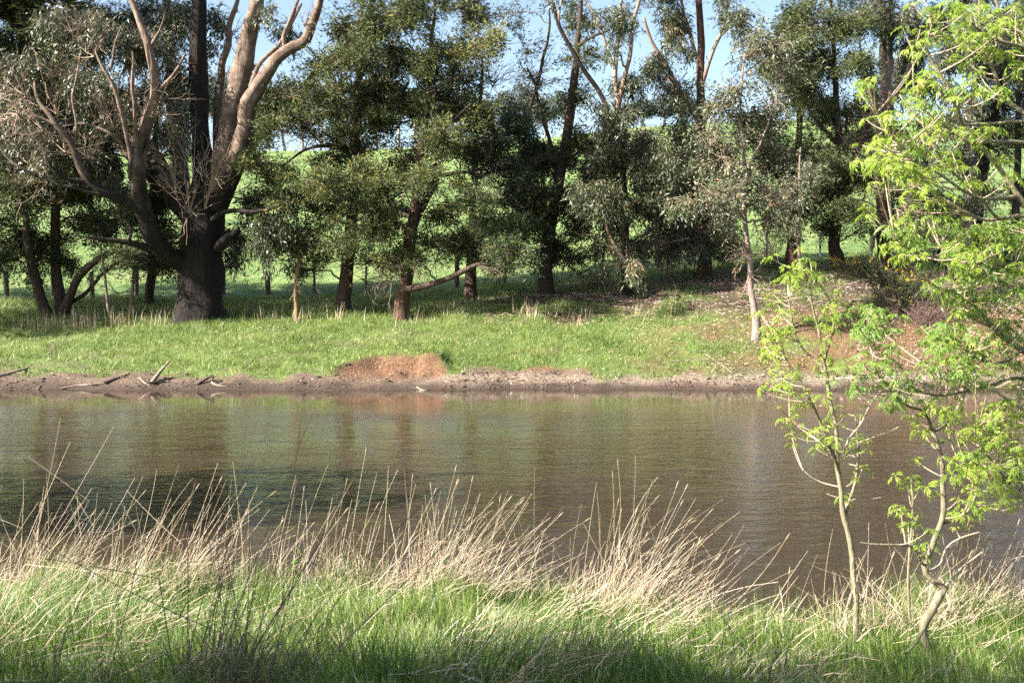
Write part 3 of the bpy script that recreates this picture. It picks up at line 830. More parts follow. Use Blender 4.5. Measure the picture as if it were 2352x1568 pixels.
tree('blackwood_tree', 'blackwood half hidden behind the pale limbs of the huge gum', 47, [
    ('trunk', [(345, 708, 22), (350, 600, 20), (352, 450, 18), (360, 300, 12), (365, 180, 6)])],
    [(340, 520, 50, 60), (370, 450, 50, 50), (300, 480, 40, 40), (400, 560, 40, 50), (330, 230, 60, 60), (200, 250, 60, 60, 1), (420, 330, 40, 50, 0, .7), (350, 610, 45, 30, 0, .8)], 'wattle', 'wattle_leaf', 'bark_wattle', tone=-.1,
    sprays=[(360, 610, 0, .5, 0, 1.6, 12), (400, 610, 0, .4, -.1, 1.5, 10), (330, 600, 0, -.5, 0, 1.5, 10)], spray_mat='twig')

# ---- ochre gum sapling
tree('gum_sapling', 'slim young gum with ochre trunk right of the huge gum', 41, [
    ('trunk', [(681, 738, 10), (680, 690, 10), (682, 650, 10), (686, 610, 9), (684, 585, 8), (672, 555, 6), (655, 525, 5), (640, 480, 3)]),
    ('limb', [(684, 590, 6), (662, 575, 5, -.2), (640, 560, 4, -.3), (622, 560, 3, -.4)]),
    ('limb', [(684, 595, 6), (700, 560, 5, .2), (706, 520, 4, .3), (700, 480, 3, .3)])],
    [(645, 520, 45, 40, 0, .75), (615, 560, 30, 34, -.2, .7), (690, 530, 36, 40, 0, .7), (612, 600, 22, 16, -.2, .4), (655, 590, 30, 18, 0, .4), (640, 460, 50, 30, 0, .6), (600, 505, 30, 30, 0, .6)], 'gum', 'gum_leaf', 'bark_orange', None, 'tree', B, depth=.3, flute=.05, base_flare=1.4,
    sprays=[(683, 640, -.1, .3, -.4, .9, 4)])
# ---- blackwoods in the middle
tree('blackwood_tree', 'tall straight dark blackwood between ochre sapling and forked blackwood', 42, [
    ('trunk', [(790, 716, 34), (796, 650, 31), (802, 590, 29), (808, 520, 28), (813, 440, 27), (816, 360, 24), (818, 280, 22), (822, 200, 18), (828, 110, 14), (832, 30, 10), (835, -60, 5)]),
    ('limb', [(812, 350, 14), (780, 340, 12, -.4), (745, 335, 9, -.8), (700, 345, 6, -1), (650, 380, 4, -1.2)]),
    ('limb', [(815, 330, 12), (795, 290, 11, -.5), (770, 262, 9, -.9), (735, 270, 7, -1.2), (690, 320, 4, -1.4)]),
    ('limb', [(806, 500, 11), (840, 505, 9, -.5), (880, 508, 7, -1), (920, 500, 4, -1.2)]),
    ('limb', [(816, 310, 12, 0), (850, 285, 11, .3), (900, 245, 9, .6), (940, 190, 7, .8)]),
    ('limb', [(813, 410, 12), (775, 405, 10, -.5), (735, 420, 7, -1), (700, 440, 5, -1.2)]),
], [(850, 40, 70, 50), (785, 60, 46, 50, 0, .8), (745, 140, 44, 36, -.5, .8), (790, 130, 80, 50, -.6), (890, 120, 70, 50), (760, 210, 80, 40, -.6), (670, 220, 60, 34, -.8), (860, 210, 60, 40), (700, 280, 60, 34, -1), (630, 300, 40, 34, -.6, .8), (640, 250, 46, 34, 0),
    (790, 300, 60, 34, -.4), (880, 300, 50, 40, 0), (640, 415, 60, 30, -1.8, 1, 'wattle', .12), (740, 420, 60, 36, -1.6, 1, 'wattle', .14), (830, 410, 55, 34, -1.4, 1, 'wattle', .12), (690, 470, 70, 30, -1, 1), (760, 500, 50, 34, -.6, 1), (850, 480, 50, 36, -.8, 1),
    (700, 565, 56, 30, -.4, 1), (790, 580, 60, 30, -1, 1), (850, 545, 50, 30, -1), (750, 600, 50, 16, -.6, .6), (840, -40, 60, 40), (920, 30, 50, 40, 0, .8), (600, 380, 50, 36, .5), (590, 450, 40, 36, .4, .8), (770, 360, 50, 30, .6, .8), (850, 350, 50, 30, .8, .8), (640, 520, 46, 34, 1), (780, 460, 60, 40, .8), (870, 600, 50, 26, -.2), (690, 620, 40, 20, 0, .7)],
    'wattle', 'wattle_leaf', 'bark_wattle', None, shift=-.2, sprays=[(830, 640, -.6, .6, -.2, 1.3, 8), (760, 600, -.5, -.8, -.2, 1.3, 8), (870, 600, -.6, .6, -.4, 1.3, 8), (860, 180, -.4, .5, .7, 1.4, 10), (700, 310, -1, -.6, -.1, 1.5, 10)], spray_mat='twig', high=[(840, 230, 60, 50, 4.5)])
tree('blackwood_tree', 'forked blackwood with reddish flaking trunk and a low bough sweeping right', 40.5, [
    ('trunk', [(922, 719, 32), (928, 670, 30), (935, 620, 29), (938, 570, 30), (943, 530, 29), (952, 490, 26), (958, 440, 20), (966, 360, 17), (976, 280, 14), (985, 200, 11), (990, 120, 9), (998, 30, 6), (1000, -60, 3)]),
    ('limb', [(945, 520, 26), (962, 490, 23, .3), (985, 445, 20, .5), (1002, 402, 18, .6), (1012, 340, 15, .8), (1022, 260, 12, 1), (1040, 180, 9, 1), (1060, 100, 6, 1)]),
    ('low_bough', [(936, 664, 17, -.3), (962, 660, 15, -.7), (1000, 650, 14, -1.1), (1040, 634, 13, -1.4), (1075, 618, 12, -1.6), (1105, 606, 8, -1.8), (1140, 612, 5, -2)]),
    ('limb', [(936, 540, 12), (910, 500, 10, -.3), (890, 460, 8, -.6), (880, 410, 6, -.8)]),
    ('limb', [(1000, 408, 11, .6), (1040, 398, 9, .3), (1080, 395, 7, 0), (1110, 402, 5, -.3)]),
    ('limb', [(985, 330, 12, .1), (1005, 300, 11, -.2), (1040, 280, 9, -.5), (1080, 240, 6, -.8)]),
], [(930, 420, 46, 30, -1, 1, 'wattle', .1), (890, 430, 40, 30, -1.2, 1, 'wattle', .1), (985, 420, 50, 34, -.6), (1010, 300, 60, 40), (960, 330, 50, 34), (1000, 210, 60, 40), (950, 130, 55, 50), (1050, 120, 50, 50, 0, .9, 'wattle', .28), (1100, 90, 46, 50, 0, .8, 'wattle', .24), (1080, 190, 46, 36, 0, .9),
    (1110, 270, 46, 40, 0, .9), (900, 590, 60, 28, -1.4), (970, 560, 36, 26, -.6, .8), (1040, 340, 60, 36, .4), (960, 40, 60, 50), (1060, 20, 60, 50, 0, .8), (1010, -30, 60, 40), (1010, 490, 40, 34, 0, .7), (905, 520, 46, 34, -.6), (930, 360, 50, 30, 1, .8), (900, 480, 40, 30, 1, .8), (1040, 470, 40, 34, 1, .7), (1090, 350, 50, 34, 1, .8), (1030, 560, 50, 36, 1, .8), (1060, 420, 40, 30, .4, .8), (960, 600, 26, 16, -1.4, .7)],
    'wattle', 'wattle_leaf', 'bark_red', 'bark_wattle', sprays=[(990, 560, -.4, .7, 0, 1.5, 12), (1000, 600, -.6, .8, -.2, 1.4, 10), (935, 640, -.8, -.8, .1, 1.2, 8), (950, 480, -.8, -.1, .8, 1.2, 8), (1080, 400, .2, .9, .1, 1.9, 14), (1100, 610, -1.8, .8, .1, 1.3, 8), (900, 640, -1, -.7, -.3, 1.2, 8), (950, 610, -1, .7, -.4, 1.3, 8), (1040, 230, 0, .3, .6, 1.4, 9)], spray_mat='twig', high=[(1050, 270, 60, 46, 4.5), (960, 250, 60, 46, 4.5)])
tree('wattle_tree', 'short wattle with a rounded pale sunlit crown and yellow-green tips', 42.5, [
    ('trunk', [(1082, 687, 26), (1083, 650, 24), (1084, 590, 22), (1086, 500, 19), (1090, 400, 15), (1096, 300, 12), (1105, 200, 8), (1110, 110, 4)]),
    ('limb', [(1084, 570, 12), (1110, 545, 10, -1.0), (1140, 530, 8, -1.8), (1180, 510, 5, -2.2)]),
    ('limb', [(1084, 600, 11), (1120, 600, 9, -1.0), (1160, 590, 7, -1.6), (1200, 580, 4, -2)]),
    ('limb', [(1092, 410, 10), (1130, 395, 9, 0), (1180, 380, 7, 0), (1230, 370, 4, 0)]),
], [(1105, 465, 46, 30, -1.8), (1160, 465, 46, 40, -2), (1090, 515, 46, 36, -2), (1150, 525, 55, 40, -2.6), (1110, 570, 55, 34, -2.4), (1170, 585, 50, 32, -2.4), (1205, 520, 36, 40, -2, 1), (1065, 555, 36, 30, -1.4), (1130, 615, 50, 16, -2, .7), (1200, 610, 36, 16, -2, .7),
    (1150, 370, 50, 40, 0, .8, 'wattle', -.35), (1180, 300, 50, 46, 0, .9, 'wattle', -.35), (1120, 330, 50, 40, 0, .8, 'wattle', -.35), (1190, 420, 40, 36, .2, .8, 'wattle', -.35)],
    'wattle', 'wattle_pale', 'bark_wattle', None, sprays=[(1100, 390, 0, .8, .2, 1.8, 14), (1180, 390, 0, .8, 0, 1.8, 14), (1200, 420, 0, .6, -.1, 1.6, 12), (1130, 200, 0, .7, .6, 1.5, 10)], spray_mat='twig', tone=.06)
tree('blackwood_tree', 'dark blackwood with leaning trunk in deep shade right of the rounded wattle', 43, [
    ('trunk', [(1253, 664, 36), (1254, 620, 32), (1258, 560, 30), (1266, 500, 28), (1280, 430, 25), (1292, 370, 24), (1305, 300, 22), (1314, 230, 20), (1322, 150, 17), (1330, 70, 13), (1336, 0, 10), (1340, -70, 5)]),
    ('limb', [(1288, 390, 12), (1265, 340, 10, .2), (1250, 280, 8, .3), (1235, 220, 6, .3), (1215, 160, 4, .3)]),
    ('limb', [(1320, 115, 10), (1340, 95, 9, -.2), (1368, 80, 7, -.3), (1400, 70, 4, -.3)]),
    ('limb', [(1270, 500, 10), (1240, 470, 9, .2), (1215, 430, 7, .3), (1195, 380, 4, .3)]),
    ('limb', [(1200, 330, 9, .5), (1225, 220, 8, .5), (1250, 130, 7, .5), (1262, 50, 5, .5), (1262, -30, 3, .5)])],
    [(1240, 350, 60, 50), (1230, 440, 50, 50), (1285, 460, 50, 46, -.3), (1340, 430, 40, 40, 0), (1325, 320, 40, 40, 0), (1250, 260, 36, 30, 0, .5), (1335, 150, 40, 40, 0, .55), (1230, 170, 46, 36, .4, .25), (1290, 560, 46, 34, -.4, .9), (1330, 500, 46, 40, 0), (1200, 300, 40, 40, .4), (1330, 40, 50, 40, 0, .6), (1200, 100, 50, 50, .4, .2),
     (1340, 600, 46, 24, 0, .7), (1370, 380, 50, 46, .8), (1200, 480, 46, 46, .8), (1260, 600, 46, 30, .6), (1210, 380, 50, 50, .8), (1380, 470, 46, 46, .8), (1230, 520, 40, 40, 0), (1340, -50, 50, 40, 0, .7), (1170, 30, 40, 40, .4, .25), (1320, 230, 36, 36, 0, .6)], 'wattle', 'wattle_leaf', 'bark_wattle', None, tone=-.12,
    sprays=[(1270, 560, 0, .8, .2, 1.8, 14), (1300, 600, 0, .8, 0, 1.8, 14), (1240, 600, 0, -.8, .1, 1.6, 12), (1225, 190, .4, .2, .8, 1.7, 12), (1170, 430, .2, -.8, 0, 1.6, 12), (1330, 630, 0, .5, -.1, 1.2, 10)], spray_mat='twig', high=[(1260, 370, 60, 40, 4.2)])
tree('gum_tree', 'slender gum forking into pale stems behind the low drooping leaves', 41.5, [
    ('trunk', [(1439, 683, 22), (1437, 630, 22), (1435, 560, 21), (1434, 480, 18), (1432, 400, 15), (1424, 345, 14), (1414, 310, 13), (1402, 272, 12), (1390, 240, 12), (1371, 204, 11), (1340, 160, 11), (1310, 107, 10), (1283, 54, 9), (1268, 0, 7), (1255, -60, 4)]),
    ('stem', [(1422, 345, 12, .1), (1418, 300, 11, .2), (1417, 250, 11, .3), (1416, 190, 11, .3), (1415, 129, 10, .3), (1421, 60, 9, .3), (1428, 0, 7, .3), (1434, -70, 4, .3)]),
    ('stem', [(1417, 262, 11, .3), (1428, 215, 11, 0), (1444, 134, 10, -.2), (1455, 70, 9, -.3), (1465, 10, 7, -.3), (1470, -60, 4, -.3)]),
    ('limb', [(1414, 160, 7, .3), (1400, 128, 7, .2), (1382, 72, 6, .1), (1352, 8, 4, 0)]),
    ('limb', [(1283, 54, 6), (1286, 20, 5), (1294, -20, 4)]),
    ('limb', [(1437, 600, 14, -.1), (1410, 560, 9, -.3), (1390, 500, 7, -.5), (1384, 440, 5, -.5)]),
    ('broken_stub', [(1440, 470, 9, -.2), (1455, 463, 8, -.5), (1466, 460, 6, -.6)])],
    [(1425, 270, 50, 40, 0, .9), (1480, 300, 46, 46, 0, .8), (1390, 360, 55, 40, -.4, .9), (1460, 400, 55, 40, -.4), (1400, 450, 55, 40, -.5), (1480, 480, 50, 40, -.4), (1390, 540, 40, 40, -.6, .8), (1440, 190, 50, 36, 0, .8), (1395, 110, 24, 34, 0, .5), (1440, 30, 50, 36, -.3, .8), (1530, 370, 36, 46, -.4, .8), (1530, 430, 40, 40, -.3, .8),
     (1440, 480, 60, 46, .8), (1500, 540, 50, 34, .8), (1350, 440, 46, 46, .8), (1440, 350, 60, 40, .8), (1440, 560, 50, 30, -1, .8), (1475, 610, 40, 22, -1.2, .6, 'gum', .2), (1400, 600, 36, 22, -1, .5, 'gum', .15), (1360, 30, 30, 30, 0, .5), (1440, -60, 60, 40, 0, .7), (1270, -40, 40, 30, 0, .5), (1370, 250, 40, 40, .3, .7)],
    'gum', 'gum_leaf', 'bark_dark', 'bark_smooth', flute=.06, sprays=[(1420, 320, -.2, -.6, .5, 1.2, 8), (1435, 560, -.3, .7, .1, 1.6, 12), (1440, 600, -.3, -.7, .1, 1.6, 12), (1500, 590, .2, .7, .1, 1.8, 12), (1480, 560, .2, .6, .2, 1.8, 12)], spray_mat='twig', high=[(1420, 310, 60, 50, 4.2)])
tree('gum_tree', 'tall gum with bare grey-brown upper trunk and hanging leaf curtains', 44, [
    ('trunk', [(1617, 630, 34), (1617, 580, 30), (1614, 500, 27), (1612, 400, 25), (1611, 300, 22), (1610, 220, 20), (1610, 130, 18), (1609, 60, 17), (1606, 0, 15), (1602, -70, 10), (1600, -140, 5)]),
    ('limb', [(1612, 300, 14), (1595, 262, 13, -.2), (1578, 240, 13, -.4), (1556, 205, 12, -.6), (1536, 168, 11, -.7), (1515, 130, 10, -.8), (1498, 94, 8, -.9), (1480, 40, 6, -1)]),
    ('limb', [(1611, 190, 10), (1597, 130, 9, .2), (1583, 80, 9, .3), (1570, 30, 7, .3), (1560, -30, 4, .3)]),
    ('limb', [(1611, 200, 10), (1628, 150, 9, -.2), (1645, 102, 9, -.3), (1660, 60, 8, -.3), (1672, 0, 6, -.3), (1680, -60, 4, -.3)]),
    ('limb', [(1582, 245, 8, -.4), (1560, 225, 7, -.8), (1540, 190, 6, -1), (1520, 170, 4, -1)])],
    [(1530, 50, 44, 60, -.8, 1, 'gum', .22), (1500, 120, 36, 50, -.8, .8), (1540, 180, 36, 36, -.5, .7), (1575, 220, 36, 40, -.2, .8), (1580, 110, 24, 40, .2, .6), (1660, 10, 36, 30, -.3, .6), (1600, -70, 90, 50, 0), (1590, 330, 40, 40, 0, .7), (1560, 290, 30, 40, -.4, .7), (1570, 420, 50, 46, .4), (1600, 480, 46, 40, .4), (1550, 510, 40, 40, .4), (1490, -30, 60, 50, -.6), (1700, 40, 40, 40, 0, .7), (1560, 360, 60, 46, .8), (1640, 360, 50, 46, .6), (1650, 470, 50, 46, .6), (1680, 540, 46, 30, .6), (1600, 540, 50, 30, .8), (1540, 560, 50, 26, .4, .8), (1580, 570, 50, 22, 0, .6)],
    'gum', 'gum_leaf', 'bark_red', 'bark_smooth', flute=.07, sprays=[(1640, 560, 0, .7, .2, 1.6, 12), (1590, 570, 0, -.8, .1, 2.0, 14), (1650, 600, 0, .6, .6, 1.3, 10), (1540, 300, -.4, -.5, -.4, 1.2, 8)], spray_mat='twig', high=[(1610, 340, 60, 50, 4.2), (1600, -200, 130, 90), (1600, -340, 110, 90)])

# ---- glossy sapling on the right bank
tree('gum_sapling', 'young gum with slim pinkish trunk and glossy crown standing alone on the bare bank', 36, [
    ('trunk', [(1736, 788, 19), (1734, 745, 17), (1729, 690, 15), (1724, 640, 14), (1722, 600, 13), (1717, 550, 12), (1712, 490, 11), (1711, 430, 10), (1710, 373, 9), (1706, 320, 9), (1702, 260, 7), (1704, 190, 5), (1712, 120, 3)]),
    ('limb', [(1720, 585, 8), (1706, 560, 7, -.3), (1690, 540, 6, -.5), (1672, 525, 4, -.6)]),
    ('limb', [(1711, 470, 8), (1698, 430, 7, -.2), (1682, 395, 6, -.3), (1665, 370, 4, -.4)]),
    ('limb', [(1713, 510, 7), (1690, 480, 6, -.4), (1650, 462, 5, -.7), (1600, 462, 3, -.9)]),
    ('limb', [(1710, 400, 7), (1735, 350, 6, -.2), (1760, 300, 5, -.3), (1780, 250, 3, -.3)]),
    ('limb', [(1712, 480, 6), (1740, 440, 5, .2), (1765, 410, 4, .3), (1790, 390, 3, .3)])],
    [(1700, 290, 60, 46, -.3), (1690, 210, 50, 46, -.2), (1720, 130, 44, 46, 0), (1740, 70, 36, 34, .2, .8), (1770, 330, 50, 50, -.2), (1630, 300, 40, 46, 0), (1660, 360, 50, 40, -.4), (1575, 460, 40, 30, -.9), (1630, 440, 46, 30, -.8), (1680, 450, 50, 40, -.5), (1770, 430, 50, 46, 0), (1720, 380, 40, 40, -.4), (1790, 240, 44, 50, 0), (1680, 510, 44, 22, -.6, .8), (1770, 500, 46, 30, 0, .8), (1640, 240, 36, 40, 0, .8), (1800, 160, 36, 44, .2, .8), (1780, 110, 40, 40, .2, .8)],
    'gum_glossy', 'gum_leaf_grey', 'bark_pink', None, depth=.3, flute=.05, base_flare=1.25, sprays=[(1722, 590, -.1, .9, .3, 1.1, 8), (1722, 630, -.1, .9, 0, .9, 6), (1718, 570, -.1, -.8, -.2, 1.1, 7), (1700, 500, -.3, -.4, .8, 1.3, 8), (1740, 480, 0, .8, .2, 1.2, 8)], tone=.1, twig='bare_twig')

# ---- right-hand group
tree('blackwood_tree', 'olive blackwood with crooked scaly trunk behind the gorse bush', 45, [
    ('trunk', [(1922, 600, 30), (1916, 565, 27), (1920, 520, 25), (1926, 460, 22), (1930, 380, 19), (1925, 300, 17), (1920, 220, 14), (1915, 130, 11), (1910, 40, 8), (1905, -50, 4)]),
    ('limb', [(1930, 400, 12), (1965, 350, 10, -.4), (1995, 290, 9, -.7), (2010, 230, 7, -.8), (1985, 185, 5, -.9)]),
    ('limb', [(1924, 330, 11), (1885, 290, 9, -.5), (1850, 240, 7, -.8), (1825, 190, 5, -1)]),
    ('limb', [(1926, 470, 9), (1960, 460, 8, -.6), (2000, 470, 6, -1), (2040, 500, 4, -1.2)])],
    [(1850, 60, 80, 56, -.6), (1940, 40, 60, 50, -.4), (1820, 150, 56, 50, -.8), (1900, 140, 70, 50, -.8), (1960, 130, 46, 46, -.4, .8), (1850, 240, 60, 46, -1), (1920, 270, 56, 40, -.8, .8), (1870, 340, 56, 40, -1), (1940, 390, 60, 46, -1), (1900, 450, 56, 40, -.8), (1970, 470, 56, 40, -1), (1930, 520, 46, 26, -1.2), (1990, 330, 46, 40, -.6, .8), (2010, 420, 40, 40, -.8), (2000, 540, 50, 16, -1.6, .7), (1880, -60, 120, 50), (1860, 410, 46, 40, -.6)],
    'olive', 'olive_leaf', 'bark_wattle', None, sprays=[(1960, 340, -.6, .6, -.1, 1.7, 14), (1990, 420, -.8, .6, -.1, 1.6, 12), (1940, 330, -.6, .5, .4, 1.6, 12), (2010, 200, -.5, .6, 0, 1.6, 12), (1960, 220, 0, .7, .1, 1.6, 10)], high=[(1950, 290, 60, 50, 4.2), (1890, -170, 140, 80), (1890, -280, 100, 70)])
tree('blackwood_tree', 'dark shaded trunk directly behind the thin stem right of the glossy sapling', 45.5, [
    ('trunk', [(1820, 640, 32), (1822, 590, 29), (1824, 530, 27), (1828, 460, 23), (1830, 380, 19), (1836, 280, 14), (1840, 180, 9), (1842, 80, 5)]),
    ('limb', [(1828, 470, 11), (1800, 430, 9, 0), (1775, 380, 7, 0), (1760, 320, 4, 0)])],
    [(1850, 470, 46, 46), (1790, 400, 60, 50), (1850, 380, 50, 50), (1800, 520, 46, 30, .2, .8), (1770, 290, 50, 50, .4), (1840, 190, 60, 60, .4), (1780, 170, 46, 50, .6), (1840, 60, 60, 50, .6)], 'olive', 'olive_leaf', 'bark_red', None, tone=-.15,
    sprays=[(1780, 590, 0, -.6, .6, 1.4, 12), (1770, 620, 0, .4, .8, 1.3, 10), (1860, 520, 0, .8, -.2, 1.3, 8)], spray_mat='twig')
tree('gum_sapling', 'thin straight pinkish stem in front of the dark shaded trunk', 42, [
    ('trunk', [(1840, 634, 9), (1836, 590, 9), (1835, 550, 9), (1838, 500, 8), (1838, 450, 7), (1836, 400, 5), (1838, 340, 3)]),
    ('limb', [(1835, 565, 5), (1826, 545, 5, -.2), (1818, 520, 4, -.3), (1806, 490, 3, -.4)])],
    [(1830, 460, 40, 36, -.2, .8), (1850, 400, 40, 40, 0, .8), (1805, 480, 36, 30, -.4, .7), (1840, 520, 30, 22, 0, .5), (1800, 430, 40, 36, 0, .7)], 'gum_glossy', 'gum_leaf_grey', 'bark_pink', None, depth=.3, flute=.04)
tree('gum_tree', 'tall twin-trunked gum with smooth pale upright trunks at the right', 50, [
    ('trunk', [(2030, 590, 24), (2030, 500, 23), (2029, 400, 22), (2028, 300, 21), (2030, 200, 20), (2030, 120, 18), (2028, 40, 16), (2024, -40, 10), (2020, -120, 5)]),
    ('stem', [(2040, 560, 20, .3), (2043, 480, 19, .4), (2043, 380, 18, .4), (2042, 280, 17, .4), (2044, 180, 16, .4), (2044, 80, 14, .4), (2048, 0, 11, .4), (2056, -80, 6, .4)]),
    ('limb', [(2044, 250, 8, .4), (2066, 200, 8, 0), (2090, 150, 7, -.4), (2110, 100, 5, -.6)]),
    ('limb', [(2028, 240, 8), (2000, 200, 7, -.2), (1980, 140, 6, -.3), (1970, 80, 4, -.4)])],
    [(2075, 50, 50, 46, -.4), (2110, 110, 46, 46, -.6), (2000, 40, 40, 46, -.4, .8), (2040, 20, 40, 30, -.8, .8), (2080, 180, 40, 50, 0, .6), (2005, 150, 30, 46, .4, .6), (2120, 210, 40, 50, 0, .7), (2040, -60, 90, 50), (2010, 250, 30, 40, .6, .5), (2150, 60, 46, 50, 0), (2060, 300, 40, 36, .6, .6)], 'gum', 'gum_leaf_grey', 'bark_pale', None, flute=.04, base_flare=1.3, tone=.05, high=[(2040, -180, 120, 90), (2050, -310, 100, 90)])
tree('stringybark_tree', 'shaggy reddish-barked tree standing just behind the gorse bush', 44, [
    ('trunk', [(2032, 610, 30), (2030, 560, 28), (2028, 500, 27), (2027, 430, 25), (2030, 360, 20), (2040, 280, 14), (2046, 210, 8)]),
    ('limb', [(2030, 420, 12), (2065, 380, 10, -.4), (2100, 350, 8, -.6), (2130, 330, 5, -.8)]),
    ('limb', [(2035, 340, 10), (2015, 290, 8, -.4), (2005, 230, 6, -.6), (1995, 185, 4, -.7)])],
    [(2080, 390, 46, 46, -.4), (2110, 440, 46, 46, -.4), (2070, 480, 46, 40, -.6, .8), (2130, 330, 50, 46, -.6), (2060, 320, 46, 40, -.4, .7), (2110, 530, 46, 36, -.4, .8), (2160, 480, 46, 46, 0), (2150, 260, 40, 46, 0, .8)], 'gum', 'gum_leaf', 'bark_red', 'bark_tan', flute=.22,
    sprays=[(2060, 480, -.6, .5, .2, 1.5, 12), (2090, 500, -.6, .4, -.3, 1.6, 12), (2050, 420, -.6, .6, .3, 1.5, 10), (2130, 580, -.2, .3, .6, 1.4, 12), (2180, 560, 0, .2, .8, 1.3, 12)])
tree('gum_tree', 'gum with pale smooth trunk seen through the ash leaves at the right', 46, [
    ('trunk', [(2222, 600, 26), (2222, 520, 25), (2224, 440, 24), (2226, 360, 22), (2230, 280, 20), (2238, 200, 17), (2246, 120, 14), (2252, 30, 10), (2256, -60, 5)]),
    ('stem', [(2236, 580, 24, .3), (2246, 500, 24, .5), (2256, 420, 22, .6), (2270, 330, 18, .6), (2288, 240, 14, .6), (2300, 150, 10, .6), (2310, 60, 6, .6)]),
    ('limb', [(2228, 320, 9), (2205, 270, 8, -.2), (2185, 210, 7, -.4), (2175, 140, 5, -.5)])],
    [(2190, 130, 50, 60, -.3), (2250, 80, 60, 60), (2300, 140, 50, 60, .4), (2200, 240, 50, 50, -.2, .8), (2280, 260, 60, 60, .4, .8), (2210, 360, 46, 46, -.4, .8), (2280, 340, 50, 40, .2, .7), (2240, 430, 46, 40, -.6, .8), (2250, -40, 100, 50), (2330, 60, 40, 60, .3), (2180, 560, 50, 30, 0, .8), (2300, 560, 50, 40, .4, .8)], 'gum', 'gum_leaf_grey', 'bark_pale', 'bark_dark', flute=.05)
tree('blackwood_tree', 'thin dark tree cut off by the right edge behind the ash', 48, [
    ('trunk', [(2330, 600, 20), (2334, 480, 18), (2338, 340, 14), (2340, 200, 10), (2345, 60, 5)])],
    [(2340, 250, 50, 50, 0, .8), (2360, 150, 60, 60), (2330, 60, 60, 50), (2380, 320, 50, 50, 0, .7), (2340, 520, 40, 40, 0, .5), (2380, 430, 50, 50)], 'wattle', 'wattle_leaf', 'bark_wattle', None)

# ---- thin dead poles at the left
for (lab, D, pts, w) in (
        ('thin crooked dead pole standing between the dark blackwood and huge gum', 42.5, [(262, 748, 8), (252, 715, 7), (243, 670, 7), (237, 610, 6), (230, 560, 5), (224, 535, 3)], 1),
        ('thin upright dead stem just left of the huge gum trunk', 44, [(303, 712, 8), (304, 660, 8), (307, 610, 7), (310, 580, 4)], 1)):
    rows = pline(pts, D)
    g = hz(rows[0, 0], rows[0, 1]); rows[0, 2] = g - .1
    root = empty('dead_sapling', (rows[0, 0], rows[0, 1], g)); tag(root, lab, 'dead sapling', 'thin dead saplings')
    mb, s = limb_mesh(rows, 6, .2, 0, 3, .04)
    mb.build('trunk', M['drift'], root, root.location, True)
    for (i, dr, L) in ((len(s) // 4, (-.8, 0, .5), .5), (len(s) * 3 // 4, (-.3, 0, .8), .6)):
        sm = MB(); bare_spray(sm, s[i, :3], dr, L, 3, .011)
        sm.build('twig', M['drift'], root, root.location)

# ---- trees the photograph shows only by their shade: they stand left of the camera and on the left bank
def shade_tree(label, x, y, H, lobes, r=.2):
    gz = hz(x, y)
    root = empty('wattle_tree', (x, y, gz)); tag(root, label, 'tree', 'trees on the near side of the pond')
    rows = np.array([(x, y, gz - .2, r * 1.3), (x + .1, y, gz + H * .3, r), (x - .1, y + .1, gz + H * .6, r * .7), (x, y, gz + H * .95, r * .25)])
    mb, s = limb_mesh(rows, 8, .3, .08, 5, .1)
    mb.build('trunk', M['bark_wattle'], root, root.location, True)
    lv, bm = MB(), MB()
    for (lx, ly, lz, lr, n) in lobes:
        c = np.array([lx, ly, lz])
        a = s[np.argmin(np.abs(s[:, 2] - (lz - .5 * lr)))][:3]
        br = bez(a, (a + c) / 2 + np.array([0, 0, .4]), c, 7)
        bm.add(*tubes(br[None], np.linspace(r * .4, .02, 7)[None], 5))
        p = c + norm(rng.normal(size=(n, 3))) * (rng.uniform(0, 1, (n, 1)) ** .45) * np.array([lr, lr, lr * .6])
        tw = br[rng.integers(3, 7, n)][:, None] * (1 - np.linspace(0, 1, 3)[None, :, None]) + p[:, None] * np.linspace(0, 1, 3)[None, :, None]
        bm.add(*tubes(tw, np.ones((n, 1)) * np.array([[.02, .012, .005]]), 3))
        q = np.repeat(p, 30, axis=0) + rng.normal(size=(n * 30, 3)) * np.array([.3, .3, .18])
        lv.add(*leaf_quads(q, norm(rng.normal(size=q.shape)), np.full(len(q), .26), np.full(len(q), .13)), rng.uniform(0, 1, len(q)))
    bm.build('branches', M['twig'], root, root.location)
    lv.build('crown', M['wattle_leaf'], root, root.location)


shade_tree('wattle on the near bank left of the camera shading the foreground', -11.0, .2, 8.5,
           [(-11.4, 2.0, 7.2, 2.0, 60), (-13.2, 1.0, 6.6, 1.8, 50), (-9.2, 1.6, 7.6, 1.8, 55), (-10.8, 0.2, 8.6, 2, 50), (-14.8, 2.0, 6.4, 1.5, 36)])
shade_tree('second wattle left of the camera whose shade lies across the near grass', -6.4, .6, 8.0,
           [(-7.0, 2.2, 7.4, 1.7, 50), (-5.2, 2.1, 7.6, 1.7, 50), (-6.2, 0.8, 8.4, 1.8, 45), (-3.8, 1.2, 8.0, 1.5, 36), (-8.4, 2.0, 6.8, 1.2, 26)])
shade_tree('tall wattle on the left bank beyond the frame shading the left water', -21.2, 10.0, 15,
           [(-20.2, 10.2, 11.6, 2.4, 70), (-22.5, 10.2, 10.8, 2.4, 60), (-18.7, 10.0, 9.8, 1.8, 46), (-21.2, 9.6, 13.2, 2.2, 50), (-24.2, 9.2, 9.2, 2, 40)], .3)

